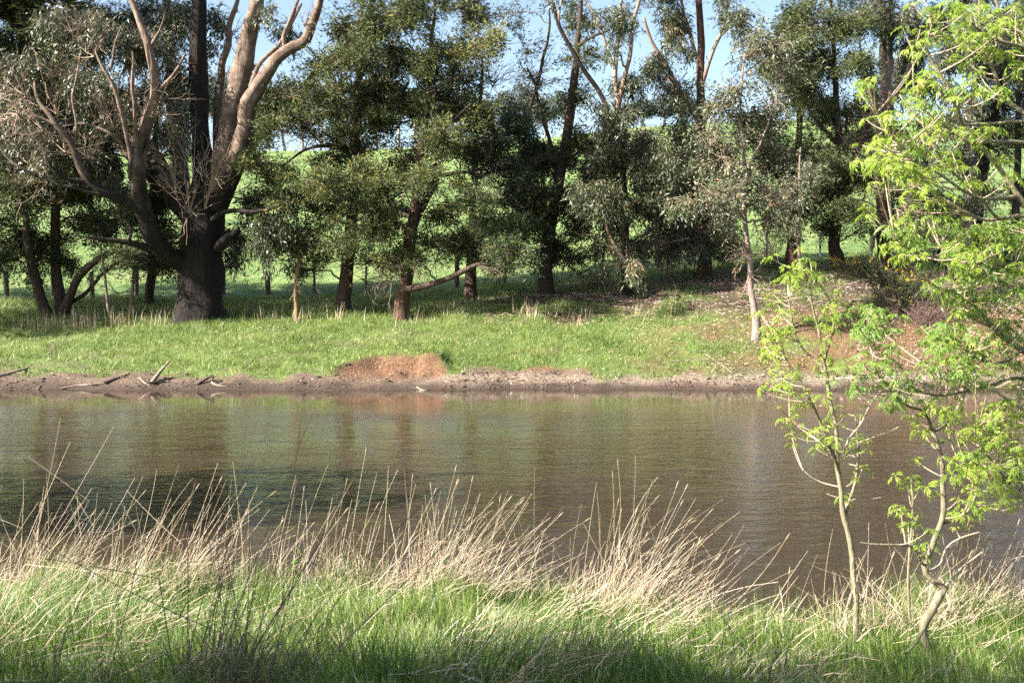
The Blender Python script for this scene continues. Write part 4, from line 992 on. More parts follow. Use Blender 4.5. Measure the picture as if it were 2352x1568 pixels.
shade_tree('spreading blackwood beyond the left edge shading the left end of the far bank', -26, 42, 13,
           [(-24, 38.4, 7, 2.6, 90), (-25, 41, 9.2, 3, 100), (-26, 45, 10.4, 3, 100), (-29, 43, 11.2, 3, 90), (-23.2, 42, 6.6, 2.2, 70), (-28, 39, 9, 2.6, 80), (-25.5, 47.2, 11.4, 2.8, 90), (-31, 46.5, 9.6, 2.6, 70)], .3)

# ---- hill crest trees
def crest_tree(label, px, top, D, wpx, tint=0.):
    X = (px - W0 / 2) / F * D
    gz = hz(X, D)
    topz = P(px, top, D)[2]
    H = max(5., topz - gz)
    root = empty('far_gum_tree', (X, D, gz)); tag(root, label, 'tree', 'gum trees along the hill crest')
    wob = rng.normal(size=4) * .35
    rows = np.array([(X, D, gz - .3, .30), (X + wob[0], D, gz + H * .35, .22), (X + wob[1], D, gz + H * .65, .16), (X + wob[2], D, gz + H * .95, .05)])
    mb, s = limb_mesh(rows, 6, .8)
    for k in range(5):
        a = s[int(len(s) * rng.uniform(.35, .8)), :3]
        e = a + np.array([rng.normal() * 1.6, rng.normal() * 1.2, rng.uniform(1.2, 3.2)])
        mb.add(*tubes(bez(a, (a + e) / 2 + np.array([0, 0, -.4]), e, 5)[None], np.linspace(.11, .04, 5)[None], 4))
    mb.build('trunk', M['bark_pale'], root, root.location, True)
    R = wpx / F * D
    lv = MB()
    n = 42
    u = norm(rng.normal(size=(n, 3))) * (rng.uniform(.05, 1, (n, 1)) ** .5)
    c = np.array([X, D, gz + H * .72]) + u * np.array([R, R * .9, H * .29])
    q = np.repeat(c, 42, axis=0) + rng.normal(size=(n * 42, 3)) * np.array([.55, .55, .45])
    ax = rng.normal(size=q.shape); ax[:, 2] -= .8
    lv.add(*leaf_quads(q, norm(ax), np.full(len(q), .6), np.full(len(q), .24)), np.clip(rng.normal(.5, .25, len(q)) + tint, 0, 1))
    lv.build('crown', M['far_leaf'], root, root.location)


CR = [(25, 150), (70, 190), (118, 140), (170, 200), (240, 170), (300, 200), (360, 180), (425, 190), (476, 150), (500, 165), (527, 148), (556, 190), (590, 185), (622, 205), (660, 190), (700, 215), (738, 200), (775, 220), (822, 205), (870, 215), (918, 190), (960, 210), (1010, 225), (1060, 200), (1110, 215), (1160, 205), (1205, 190), (1245, 215), (1290, 205)]
ORD = ['leftmost', 'second from left', 'third from left', 'fourth from left', 'fifth from left', 'sixth from left', 'seventh from left', 'eighth from left', 'ninth from left', 'tenth from left', 'eleventh from left', 'twelfth from left', 'thirteenth from left', 'fourteenth from left', 'fifteenth from left',
       'fifteenth from right', 'fourteenth from right', 'thirteenth from right', 'twelfth from right', 'eleventh from right', 'tenth from right', 'ninth from right', 'eighth from right', 'seventh from right', 'sixth from right', 'fifth from right', 'fourth from right', 'third from right', 'second from right', 'rightmost']
for i, (px, top) in enumerate(CR):
    o = ORD[i] if i < 15 else ORD[i + (30 - len(CR))]
    crest_tree(f'distant pale-trunked gum on the left hill crest, {o} of the thin row', px, top, 206 + 10 * ((i * 7) % 5) / 5, 22 + (i * 5) % 9)
for i, (px, top, w, o) in enumerate(((1440, 240, 24, 'leftmost'), (1478, 228, 26, 'second'), (1520, 222, 26, 'third'), (1562, 215, 24, 'fourth'), (1600, 235, 22, 'rightmost'))):
    crest_tree(f'distant dark bushy gum in the crest clump right of centre, {o} of five', px, top, 212, w, -.25)

# ------------------------------------------------------------------ fence
fence = empty('farm_fence', (0, 49, hz(0, 49)))
tag(fence, 'post and wire farm fence running behind the trees at the paddock edge', 'fence')
FD = lambda X: 49.2 + .02 * X
posts = [(17, 12, 0), (120, 5, 1), (213, 11, 0), (315, 9, 0), (420, 5, 1), (516, 6, 1), (616, 13, 0), (723, 6, 1), (840, 6, 1), (945, 6, 1), (1049, 12, 0), (1160, 6, 1), (1265, 6, 1), (1385, 6, 1), (1511, 13, 0), (1640, 6, 1), (1760, 6, 1), (1882, 7, 1), (2000, 12, 0), (2120, 6, 1), (2250, 6, 1)]
for i, (px, w, steel) in enumerate(posts):
    D = 49.2
    X = (px - W0 / 2) / F * D
    gz = hz(X, D)
    r = w / F * D / 2
    h = 1.18 + .08 * rng.normal()
    ln = rng.normal(size=2) * .03
    if px == 945: ln = np.array([-.25, 0])
    pts = np.array([[X, D, gz - .3], [X + ln[0] * .5, D, gz + h * .5], [X + ln[0], D + ln[1], gz + h - .02], [X + ln[0], D + ln[1], gz + h]])
    mb = MB(); mb.add(*tubes(pts[None], np.array([[r, r * .97, r * .93, r * .3]]), 4 if steel else 9))
    mb.build('post', M['steel' if steel else 'post'], fence, fence.location, not steel)
for k, zz in enumerate((.35, .7, 1.05)):
    xs = np.linspace((-60 - W0 / 2) / F * 49.2, (2420 - W0 / 2) / F * 49.2, 40)
    w = np.stack([xs, np.full(40, 49.15), height(xs, np.full(40, 49.2)) + zz], 1)
    mb = MB(); mb.add(*tubes(w[None], np.full((1, 40), .004), 3))
    mb.build('wire', M['steel'], fence, fence.location)

# ------------------------------------------------------------------ shrubs on the right bank
def gorse(label, px, py, D, lobes):
    b = P(px, py, D); gz = hz(b[0], b[1])
    root = empty('gorse_bush', (b[0], b[1], gz)); tag(root, label, 'bush')
    base = np.array(root.location)
    st, lf, fl = MB(), MB(), MB()
    for k in range(5):
        e = P(*[(1990, 660), (2030, 640), (2080, 650), (2110, 670), (2050, 690)][k], D + rng.normal() * .3)
        a = base + np.array([rng.normal() * .08, rng.normal() * .08, -.05])
        st.add(*tubes(bez(a, (a + e) / 2 + np.array([.1, 0, .1]), e, 8)[None], np.linspace(.035, .012, 8)[None], 5))
    for (lx, ly, rx, ry, n, nf) in lobes:
        c = P(lx, ly, D); s = D / F
        p = c + norm(rng.normal(size=(n, 3))) * (rng.uniform(0, 1, (n, 1)) ** .45) * np.array([rx * s, .6, ry * s])
        a = base + np.array([0, 0, .35])
        d = norm(p - a) + rng.normal(size=p.shape) * .25
        t = np.linspace(0, 1, 4)[None, :, None]
        tw = p[:, None] - d[:, None] * .55 * (1 - t) + rng.normal(size=(n, 4, 3)) * .02
        st.add(*tubes(tw, np.ones((n, 1)) * np.array([[.008, .006, .004, .003]]), 3))
        m = 26
        q = np.repeat(p, m, axis=0) - np.repeat(d, m, axis=0) * rng.uniform(0, .5, (n * m, 1)) + rng.normal(size=(n * m, 3)) * .05
        lf.add(*leaf_quads(q, norm(rng.normal(size=q.shape) + np.repeat(d, m, axis=0) * .6), np.full(len(q), .07), np.full(len(q), .02)), rng.uniform(0, 1, len(q)))
        if nf:
            f = p[rng.integers(0, n, nf)]
            q = np.repeat(f, 6, axis=0) + rng.normal(size=(nf * 6, 3)) * np.array([.05, .05, .05])
            fl.add(*leaf_quads(q, norm(rng.normal(size=q.shape)), np.full(len(q), .05), np.full(len(q), .045)), rng.uniform(0, 1, len(q)))
    so = st.build('stems', M['twig'], root, base); lf.build('leaves', M['gorse'], so, base); tag(fl.build('flowers', M['gorse_flower'], so, base), kind='stuff')


gorse('sprawling green gorse bush dotted with yellow flowers on the right bank', 2066, 748, 37.5,
      [(1945, 606, 44, 14, 60, 26), (2000, 622, 50, 24, 110, 34), (2060, 640, 50, 30, 110, 22), (2110, 640, 40, 34, 80, 14), (2040, 672, 50, 24, 80, 8), (2090, 690, 50, 30, 70, 8), (1985, 590, 30, 20, 50, 8), (2150, 690, 30, 30, 40, 8)])


def twig_bush(name, label, px, py, D, w, h, n, mat):
    b = P(px, py, D); gz = hz(b[0], b[1])
    root = empty(name, (b[0], b[1], gz)); tag(root, label, 'bush')
    mb = MB(); s = D / F
    for k in range(n):
        a = np.array([b[0] + rng.normal() * w * s * .35, b[1] + rng.normal() * .3, gz - .03])
        bare_spray(mb, a, (rng.normal() * .6, rng.normal() * .4, .8), h * s * rng.uniform(.7, 1.1), 5, .007, .6, 6)
    mb.build('twigs', M[mat], root, root.location)


twig_bush('dead_bush', 'dense dark brown dead bush beside the gorse stems', 2118, 745, 37.2, 70, 75, 34, 'dead_twig')
twig_bush('dead_bush', 'pale grey heap of dead twigs behind the ash leaves at right', 2190, 640, 40, 70, 70, 14, 'bare_twig')
twig_bush('dead_bush', 'small wispy grey twiggy plant low on the right bank', 1968, 815, 35, 30, 26, 6, 'bare_twig')
twig_bush('dead_bush', 'dark tangled twig heap in the shade left of the slender gum', 1385, 655, 44, 46, 50, 16, 'dead_twig')
twig_bush('dead_seedling', 'little white dead seedling on the grassy bank at left', 124, 790, 36.5, 10, 40, 2, 'bare_twig')

# ------------------------------------------------------------------ driftwood and fallen branches
def ground_pt(px, py, D0=33.4):
    """where the sight line of a photograph position meets the ground"""
    ds = np.linspace(4, 60, 1200) if D0 < 20 else np.linspace(32.6, 60, 1600)
    pts = np.array([P(px, py, d) for d in (ds[0], ds[-1])])
    t = (ds - ds[0]) / (ds[-1] - ds[0])
    p = pts[0] + (pts[1] - pts[0]) * t[:, None]
    h = np.maximum(height(p[:, 0], p[:, 1]), 0.0 if D0 > 20 else -1)
    k = np.argmax(p[:, 2] <= h)
    return np.array([p[k, 0], p[k, 1], h[k]])


def stick(name, label, pts, r, mat, lift=None, cat='branch', group='driftwood and fallen branches', D0=33.4):
    w = np.array([ground_pt(px, py, D0) for px, py in pts])
    if lift is not None:
        w[:, 1] = w[0, 1] + .2 * (w[:, 1] - w[0, 1])
        w = np.array([P(px, py, d) for (px, py), d in zip(pts, w[:, 1])]) if lift == 'true' else w
    w[:, 2] += r * .4
    rr = np.linspace(r, r * .45, len(w))
    mb, s = limb_mesh(np.c_[w, rr], 7, .12, .12, len(label), .02)
    for k in range(2):
        i = int(len(s) * rng.uniform(.3, .8))
        e = s[i, :3] + np.array([rng.normal() * .2, rng.normal() * .1, rng.uniform(.02, .15)])
        mb.add(*tubes(np.linspace(s[i, :3], e, 3)[None], np.array([[r * .4, r * .3, r * .15]]), 4))
    o = mb.build(name, M[mat], None, (0, 0, 0), True)
    tag(o, label, cat, group)


stick('log', 'pale log lying on the grass edge at the far left shore', [(-20, 868), (20, 860), (65, 847)], .075, 'drift')
stick('driftwood_branch', 'thick stake leaning up out of the mud on the left shore', [(348, 882), (366, 858), (388, 833)], .075, 'drift', 'true')
stick('driftwood_branch', 'dark wet root lying on the mud left of the leaning stake', [(240, 882), (262, 873), (292, 862)], .06, 'drift_dark')
stick('driftwood_root', 'arched dark root on the shore right of the leaning stake', [(452, 884), (470, 872), (490, 862), (487, 872), (486, 882)], .055, 'drift_dark', 'true')
stick('driftwood_branch', 'curved pale stick dipping into the water beside the arched root', [(486, 880), (497, 886), (519, 889)], .04, 'drift')
stick('driftwood_branch', 'long thin stick along the muddy waterline at left', [(140, 894), (178, 886), (205, 884), (234, 882)], .03, 'drift')
stick('driftwood_branch', 'short pale stick slanting to the foot of the leaning stake', [(320, 870), (330, 878), (343, 888)], .035, 'drift')
stick('driftwood_branch', 'bent pale stick on the mud just right of the leaning stake', [(362, 879), (385, 876), (412, 878)], .028, 'drift')
stick('driftwood_branch', 'small curled stick at the waterline below the red bank', [(959, 890), (968, 897), (988, 896)], .035, 'drift')
stick('fallen_branch', 'pale straight stick lying across the right bank', [(1540, 831), (1580, 829), (1620, 826)], .03, 'drift')
stick('fallen_branch', 'pale stick slanting down the right bank below the glossy sapling', [(1620, 814), (1650, 834), (1682, 857)], .025, 'drift')
stick('fallen_branch', 'short pale stick above the slanting stick on the right bank', [(1602, 808), (1622, 807), (1642, 809)], .022, 'drift')
stick('fallen_branch', 'dark fallen branch right of the glossy sapling foot', [(1795, 771), (1835, 763), (1880, 752)], .04, 'drift_dark')
stick('fallen_branch', 'dark forked branch lying below the gorse bush', [(1940, 720), (1950, 705), (1962, 690), (1985, 705)], .04, 'drift_dark')
stick('fallen_branch', 'small white stick on the sunlit grass right of the huge gum', [(615, 761), (628, 759), (642, 761)], .03, 'drift')
stick('fallen_branch', 'brown stick half buried in the grassy left bank', [(975 * .5742, 845), (1000 * .5742, 836), (1012 * .5742, 828)], .03, 'drift')
stick('fallen_branch', 'long dead branch on the shaded ground left of the slender gum', [(1170, 660), (1230, 668), (1300, 656), (1375, 640)], .045, 'drift_dark', 'true')

# ------------------------------------------------------------------ muddy shore, litter
def scatter(n, D0, D1, half=.50):
    D = np.sqrt(rng.uniform(D0 ** 2, D1 ** 2, n))
    X = rng.uniform(-1, 1, n) * half * D
    return X, D


def build_clods():
    n = 3000
    X = rng.uniform(-17.5, 17.5, n)
    D = shore(X) + np.abs(rng.normal(size=n)) * .6 + .02
    D = np.where((X > -5.6) & (X < -2) & (rng.uniform(size=n) < .5), shore(X) + rng.uniform(.1, 1.7, n), D)
    b = bare(X, D)
    k = rng.uniform(size=n) < (b + .05) * sstep(.30, .62, fbm(X * .9, D * .9, s=145, o=2))
    X, D = X[k], D[k]; n = len(X)
    ico_v = norm(np.array([(0, 0, 1), (.9, 0, .4), (.28, .85, .4), (-.72, .53, .4), (-.72, -.53, .4), (.28, -.85, .4), (.72, .53, -.5), (-.28, .85, -.5), (-.9, 0, -.5), (-.28, -.85, -.5), (.72, -.53, -.5)]))
    tr = [(0, 1, 2), (0, 2, 3), (0, 3, 4), (0, 4, 5), (0, 5, 1), (1, 6, 2), (2, 6, 7), (2, 7, 3), (3, 7, 8), (3, 8, 4), (4, 8, 9), (4, 9, 5), (5, 9, 10), (5, 10, 1), (1, 10, 6)]
    q0 = np.array([(a, b_, c, c) for a, b_, c in tr])
    r = .010 + .045 * rng.uniform(size=n) ** 3
    v = ico_v[None] * r[:, None, None] * rng.uniform(.6, 1.4, (n, 11, 1)) * np.array([1.4, 1.1, .6])
    v = v + np.stack([X, D, height(X, D) + r * .15], 1)[:, None]
    q = (np.arange(n) * 11)[:, None, None] + q0[None]
    mb = MB(); mb.add(v, q.reshape(-1, 4))
    o = mb.build('mud_clods', M['clod'], None, (0, 0, 0), False)
    tag(o, 'trampled dark mud clods along the far waterline', 'mud', None, 'stuff')


def build_litter():
    X, D = scatter(80000, 33.3, 47)
    dd = D - shore(X)
    b = bare(X, D)
    n1 = fbm(X * .8, D * .8, s=101, o=3)
    dens = sstep(.5, 9, X) * sstep(.8, 1.6, dd) * (.35 + .65 * b) + .10 * b + .6 * sstep(-3, 0, X) * sstep(.25, .4, dd) * sstep(1.2, .8, dd)
    dens = dens * sstep(.36, .66, n1 + .08) + .012
    k = rng.uniform(size=len(X)) < dens
    X, D = X[k], D[k]; n = len(X)
    z = height(X, D)
    pos = np.stack([X, D, z + rng.uniform(.005, .05, n)], 1)
    a = rng.uniform(0, 2 * math.pi, n)
    ax = norm(np.stack([np.cos(a), np.sin(a), rng.normal(size=n) * .25], 1))
    mb = MB()
    mb.add(*leaf_quads(pos, ax, rng.uniform(.06, .17, n), rng.uniform(.016, .036, n), .08), np.clip(rng.normal(.45, .28, n), 0, 1))
    o = mb.build('leaf_litter', M['litter'])
    tag(o, 'pale fallen gum leaves and bark scraps over the right bank', 'leaf litter', None, 'stuff')
    # bark ribbons and sticks in the shade under the trees
    n = 420
    X = rng.uniform(-1, 13, n); D = rng.uniform(38.5, 45.5, n)
    a = rng.normal(size=n) * .6; L = rng.uniform(.2, .9, n)
    d = np.stack([np.cos(a), np.sin(a), rng.normal(size=n) * .1], 1) * L[:, None] / 2
    c = np.stack([X, D, height(X, D) + .04], 1)
    pts = np.stack([c - d, c + rng.normal(size=(n, 3)) * .04, c + d], 1)
    mb = MB(); mb.add(*tubes(pts, np.ones((n, 1)) * np.array([[.016, .014, .008]]), 4), rng.uniform(0, .6, n).repeat(8))
    o = mb.build('bark_litter', M['litter'])
    tag(o, 'brown sticks and bark ribbons on the shaded ground under the gums', 'bark litter', None, 'stuff')


build_clods()
build_litter()

# ------------------------------------------------------------------ grass
def build_far_grass():
    X, D = scatter(195000, 33.5, 48.5)
    b = bare(X, D)
    dd = D - shore(X)
    n1 = fbm(X * .7, D * .7, s=111, o=3); n2 = vnoise(X * 2.3, D * 2.3, s=113)
    dens = np.clip(1.05 - 1.15 * b, .03, 1) * (.55 + .6 * n2)
    k = rng.uniform(size=len(X)) < dens
    X, D, n1, n2, dd, b = X[k], D[k], n1[k], n2[k], dd[k], b[k]
    n = len(X)
    tall = sstep(6.0, 8.5, dd) * .10 + .07 * sstep(.58, .72, n2) + .10 * sstep(.55, .68, n1)
    L = (.07 + .07 * rng.uniform(size=n) + tall * rng.uniform(.4, 1.3, n)) * (1 - .4 * b)
    pos = np.stack([X, D, height(X, D) - .01], 1)
    lean = rng.normal(size=(n, 2)) * .55 + np.array([.15, -.1])
    dryp = sstep(.5, .8, fbm(X * .5 + 40, D * .5, s=117, o=3)) * .25
    tone = np.clip(.30 + .55 * fbm(X * .45, D * .6, s=115, o=3) + .16 * rng.normal(size=n) + (rng.uniform(size=n) < .05 + dryp * .3) * .4, 0, 1)
    mb = MB(); v, q = blades(pos, lean, L, rng.uniform(.014, .028, n), 1, .5)
    mb.add(v, q, tone)
    o = mb.build('bank_grass', M['grass']); tag(o, 'short green grass covering the far bank', 'grass', None, 'stuff')
    # thick tufts
    mb = MB()
    nt = 1100
    X, D = scatter(nt, 33.8, 46)
    b = bare(X, D)
    k = rng.uniform(size=nt) > b * .9
    X, D = X[k], D[k]
    m = 34
    Xc = np.repeat(X, m) + rng.normal(size=len(X) * m) * .13; Dc = np.repeat(D, m) + rng.normal(size=len(X) * m) * .13
    n = len(Xc)
    pos = np.stack([Xc, Dc, height(Xc, Dc) - .01], 1)
    lean = np.stack([Xc - np.repeat(X, m), Dc - np.repeat(D, m)], 1) * 4 + rng.normal(size=(n, 2)) * .3
    mb.add(*blades(pos, lean, np.repeat(rng.uniform(.14, .38, len(X)), m) * rng.uniform(.5, 1.1, n), np.full(n, .02), 1, .6), np.clip(np.repeat(rng.normal(.42, .14, len(X)), m) + rng.normal(size=n) * .1, 0, 1))
    o = mb.build('grass_tufts', M['grass']); tag(o, 'longer darker grass tufts dotted over the far bank', 'grass', None, 'stuff')
    # dry stalks at the foot of the trees
    cx = np.array([(-10.5 + 0, 43), (-15, 41.5), (-16.5, 41.2), (-14, 41.0), (-7.5, 41), (-6.2, 40.5), (-3.2, 39.8), (.6, 39.5), (1.2, 39.2), (2.2, 38.8), (4.8, 38.6), (5.5, 39.4), (-9, 41.4), (-12.5, 41.2), (-1.5, 40.8), (-8.2, 41.8), (-13.2, 42)])
    mb = MB()
    for (x, d) in cx:
        n = 26
        X = x + rng.normal(size=n) * .5; D = d + rng.normal(size=n) * .3
        pos = np.stack([X, D, height(X, D)], 1)
        mb.add(*blades(pos, rng.normal(size=(n, 2)) * .3 + np.array([.1, 0]), rng.uniform(.3, .8, n), np.full(n, .018), 2, .3), rng.uniform(0, .8, n).repeat(2))
    x = -16.3
    n = 120
    X = rng.normal(-15.6, 1.1, n); D = rng.normal(40.5, .4, n)
    mb.add(*blades(np.stack([X, D, height(X, D)], 1), rng.normal(size=(n, 2)) * .15, rng.uniform(.5, .95, n), np.full(n, .018), 2, .15), rng.uniform(0, .6, n).repeat(2))
    o = mb.build('dry_stalks', M['dry']); tag(o, 'thin brown dry grass stalks at the foot of the far trees', 'dry grass', None, 'stuff')
    # paddock
    X, D = scatter(42000, 48, 85, .52)
    n = len(X)
    k = rng.uniform(size=n) < np.clip(1.3 - (D - 48) / 50, 0, 1)
    X, D = X[k], D[k]; n = len(X)
    pos = np.stack([X, D, height(X, D) - .02], 1)
    tone = np.clip(.42 + .4 * fbm(X * .25, D * .25, s=121, o=3) + .12 * rng.normal(size=n), 0, .9)
    mb = MB(); mb.add(*blades(pos, rng.normal(size=(n, 2)) * .6, rng.uniform(.07, .17, n), np.full(n, .05), 1, .4), tone)
    o = mb.build('paddock_grass', M['pasture']); tag(o, 'bright short pasture grass on the paddock beyond the fence', 'grass', None, 'stuff')


build_far_grass()


def build_near_grass():
    n = 92000
    D = np.sqrt(rng.uniform(4.6 ** 2, 11.2 ** 2, n)); X = rng.uniform(-1, 1, n) * (.49 * D + .25)
    e = near_edge(X)
    dn = e - D
    n1 = fbm(X * 1.6, D * 1.6, s=131, o=3)
    k = (dn > .02) & (rng.uniform(size=n) < -.25 + 2.1 * n1)
    X, D, n1, dn = X[k], D[k], n1[k], dn[k]; n = len(X)
    pos = np.stack([X, D, height(X, D) - .01], 1)
    cl = vnoise(X * 3.1, D * 3.1, s=133)
    L = (.08 + .14 * rng.uniform(size=n) + .30 * sstep(.40, .8, cl) * rng.uniform(size=n)) * (1 + .35 * sstep(1.4, .2, dn))
    # blades lean together in swirls
    th = 6.28 * fbm(X * .55, D * .55, s=135, o=2)
    lean = np.stack([np.cos(th) * .35 + .25, np.sin(th) * .3], 1) + rng.normal(size=(n, 2)) * .35
    tone = np.clip(-.05 + .62 * n1 + .35 * fbm(X * .6, D * .9, s=137, o=2) + .2 * rng.normal(size=n) + (rng.uniform(size=n) < .10) * .5, 0, 1)
    mb = MB(); v, q = blades(pos, lean, L, rng.uniform(.004, .0105, n), 3, rng.uniform(.2, .8, n))
    mb.add(v, q, tone.repeat(3))
    o = mb.build('near_bank_grass', M['near_grass']); tag(o, 'lush green grass on the near bank', 'grass', None, 'stuff')
    # matted dry grass lying in the green
    n = 2800
    D = np.sqrt(rng.uniform(5.5 ** 2, 11.1 ** 2, n)); X = rng.uniform(-1, 1, n) * .49 * D
    dn = near_edge(X) - D
    g = vnoise(X * 1.1, D * 1.1, s=141)
    k = (dn > .0) & (rng.uniform(size=n) < sstep(.35, .7, g) * .8 + .25 * sstep(1.6, .4, dn) + .08)
    X, D = X[k], D[k]; n = len(X)
    a = rng.normal(.2, .7, n); L = rng.uniform(.12, .38, n)
    d = np.stack([np.cos(a), np.sin(a) * .5, rng.uniform(.0, 1.1, n)], 1) * L[:, None]
    c = np.stack([X, D, height(X, D) + rng.uniform(.05, .2, n)], 1)
    pts = np.stack([c, c + d * .5 + rng.normal(size=(n, 3)) * .02, c + d - np.array([0, 0, .04])], 1)
    mb = MB(); mb.add(*tubes(pts, np.ones((n, 1)) * np.array([[.0024, .002, .001]]), 3), rng.uniform(0, 1, n).repeat(6))
    o = mb.build('dry_thatch', M['dry']); tag(o, 'bleached dead stalks matted in the near grass', 'dry grass', None, 'stuff')


build_near_grass()

# ------------------------------------------------------------------ tall dry grass clumps on the near bank
def tussock(label, px, D, n, hmin, hmax, lean, spread, rbase=.18, mat='dry'):
    n = max(6, int(n * 1.15)); hmax *= 1.12; rbase *= .85
    X = (px - W0 / 2) / F * D
    gz = hz(X, D)
    root = empty('dry_grass_tussock', (X, D, gz)); tag(root, label, 'dry grass', 'tall dry grass clumps on the near bank')
    base = np.array([X, D, gz])
    bx = rng.normal(size=n) * rbase; by = rng.normal(size=n) * rbase * .6
    pos = np.stack([X + bx, D + by, height(X + bx, D + by) - .03], 1)
    Ls = hmin + (hmax - hmin) * rng.uniform(size=n) ** 1.7
    tilt = lean + rng.normal(size=n) * spread + bx / rbase * .10
    az = rng.normal(size=n) * .5
    S = 8
    s = np.linspace(0, 1, S)
    curve = rng.normal(size=n) * .16 + .10
    ang = tilt[:, None] + curve[:, None] * s[None] * 1.6
    brk = rng.uniform(size=n) < .24                      # snapped stems
    bi = rng.integers(3, S - 1, n)
    for i in np.where(brk)[0]:
        ang[i, bi[i]:] += rng.choice([-1, 1.0]) * rng.uniform(.5, 1.7)
    step = (Ls / (S - 1))[:, None]
    dx = np.sin(ang) * np.cos(az)[:, None]; dy = np.sin(ang) * np.sin(az)[:, None]; dz = np.cos(ang)
    d = np.stack([dx, dy, dz], -1) * step[..., None]
    pts = pos[:, None] + np.concatenate([np.zeros((n, 1, 3)), np.cumsum(d[:, 1:], axis=1)], 1)
    n_ = n; r0 = rng.uniform(.0017, .0038, n)
    rad = r0[:, None] * np.linspace(1, .4, S)[None]
    mb = MB(); mb.add(*tubes(pts, rad, 4), rng.uniform(.25, 1, n).repeat((S - 1) * 4))
    stems_o = tag(mb.build('stems', M[mat], root, base, True), kind='stuff')
    # withered blades around the foot and along the stems
    m = int(n * 1.6)
    i = rng.integers(0, n, m); k = rng.integers(0, 4, m)
    p = pts[i, k] + rng.normal(size=(m, 3)) * .03
    ln = rng.normal(size=(m, 2)) * .9 + np.array([.3, 0])
    lb = MB(); lb.add(*blades(p, ln, rng.uniform(.10, .34, m), rng.uniform(.004, .008, m), 3, rng.uniform(.3, 1.2, m)), rng.uniform(.1, .9, m).repeat(3))
    tag(lb.build('leaf_blades', M[mat], root, base), kind='stuff')
    # seed heads on some tips
    h = np.where((rng.uniform(size=n) < (.35 if mat == 'dry' else 0)) & ~brk)[0]
    if len(h):
        a = pts[h, -1]; dd = norm(pts[h, -1] - pts[h, -2])
        hp = a[:, None] + dd[:, None] * np.linspace(0, .07, 4)[None, :, None]
        sb = MB(); sb.add(*tubes(hp, np.ones((len(h), 1)) * np.array([[.002, .004, .0035, .001]]), 5), rng.uniform(0, .6, len(h)).repeat(15))
        tag(sb.build('seed_heads', M[mat], stems_o, base), kind='stuff')


T = [
    ('dry grass clump at the far left edge of the near bank', 20, 10.3, 46, .4, 1.15, .45, .22, .24),
    ('dry grass clump second from the left edge, tall and leaning right', 95, 10.4, 40, .4, 1.2, .35, .2, .2),
    ('short upright dry grass clump beside the gap in the left reeds', 215, 10.5, 9, .25, .7, .2, .2, .2),
    ('broad fan of dry stems leaning right above the white fallen stick', 300, 10.2, 60, .45, 1.25, .55, .2, .26),
    ('dense dry clump just right of the white fallen stick', 385, 10.4, 56, .4, 1.2, .5, .2, .26),
    ('dry grass clump behind the dark shaded stems at lower left', 470, 10.5, 20, .35, 1.05, .4, .25, .26),
    ('dry clump under the small green seedling left of centre', 570, 10.5, 18, .3, .95, .35, .28, .24),
    ('tall thin dry clump around the small green seedling', 660, 10.5, 40, .35, 1.25, .25, .2, .24),
    ('loose dry stems right of the small green seedling', 745, 10.5, 15, .3, .9, .25, .28, .26),
    ('upright dry stems with two tall tips left of the bushiest clump', 820, 10.4, 36, .4, 1.35, .16, .2, .24),
    ('dry stems against the left side of the bushiest clump', 905, 10.4, 22, .35, 1.05, .35, .26, .22),
    ('bushiest dry grass clump near the middle of the near bank', 990, 10.3, 110, .3, 1.15, .28, .3, .2),
    ('dry stems leaning right from the bushiest clump', 1050, 10.4, 44, .4, 1.2, .5, .22, .2),
    ('sparse arching dry stems right of the bushiest clump', 1150, 10.4, 14, .3, 1.0, .4, .28, .24),
    ('sparse crossed dry stems just right of picture centre', 1265, 10.2, 18, .25, .95, .3, .35, .24),
    ('dry clump with one very tall straight stem right of centre', 1355, 10.1, 40, .35, 1.35, .25, .25, .22),
    ('dense dry clump leaning right, left half of the right-hand reeds', 1420, 10.0, 70, .4, 1.2, .42, .22, .22),
    ('dense dry clump leaning far right, right half of the right-hand reeds', 1490, 9.9, 70, .4, 1.25, .6, .25, .24),
    ('low dry clump arching right over the water edge', 1570, 9.7, 20, .3, 1.05, .7, .3, .2),
    ('few thick upright dry canes standing alone before open water', 1740, 9.3, 8, .2, .85, .12, .15, .26),
    ('dry stems around the foot of the upright ash sapling', 1965, 9.0, 44, .25, .8, .1, .3, .2),
    ('pale dry stems between the two ash saplings', 2060, 9.0, 60, .25, .85, .15, .35, .24),
    ('dry stems behind the crooked ash sapling', 2150, 9.2, 44, .3, .9, .3, .35, .22),
    ('dry stems right of the crooked ash sapling', 2230, 9.3, 44, .35, 1.0, .4, .3, .22),
    ('dry grass clump at the right edge of the near bank', 2310, 9.3, 50, .35, 1.0, .35, .3, .26),
]
for t in T:
    tussock(*t)
tussock('few very tall dry stalks leaning in at the left edge', -30, 7.6, 9, .9, 1.75, .55, .16, .12)
tussock('dark shaded fan of tall stems in the lower left foreground', 505, 5.6, 80, .4, 1.5, .30, .20, .16, 'shaded_stem')
tussock('few dark shaded stems in the foreground at the right of centre', 1690, 6.3, 9, .4, 1.35, .28, .14, .10, 'shaded_stem')
tussock('scattered dark shaded stems at the bottom centre', 1100, 5.6, 10, .3, 1.0, .25, .35, .25, 'shaded_stem')
tussock('dark shaded stems at the bottom left corner', 130, 5.4, 10, .4, 1.1, .25, .15, .2, 'shaded_stem')

stick('fallen_branch', 'thick bleached white stick lying in the reeds at lower left', [(228, 1332), (258, 1352), (292, 1372)], .022, 'drift', None, 'branch', 'driftwood and fallen branches', 9)

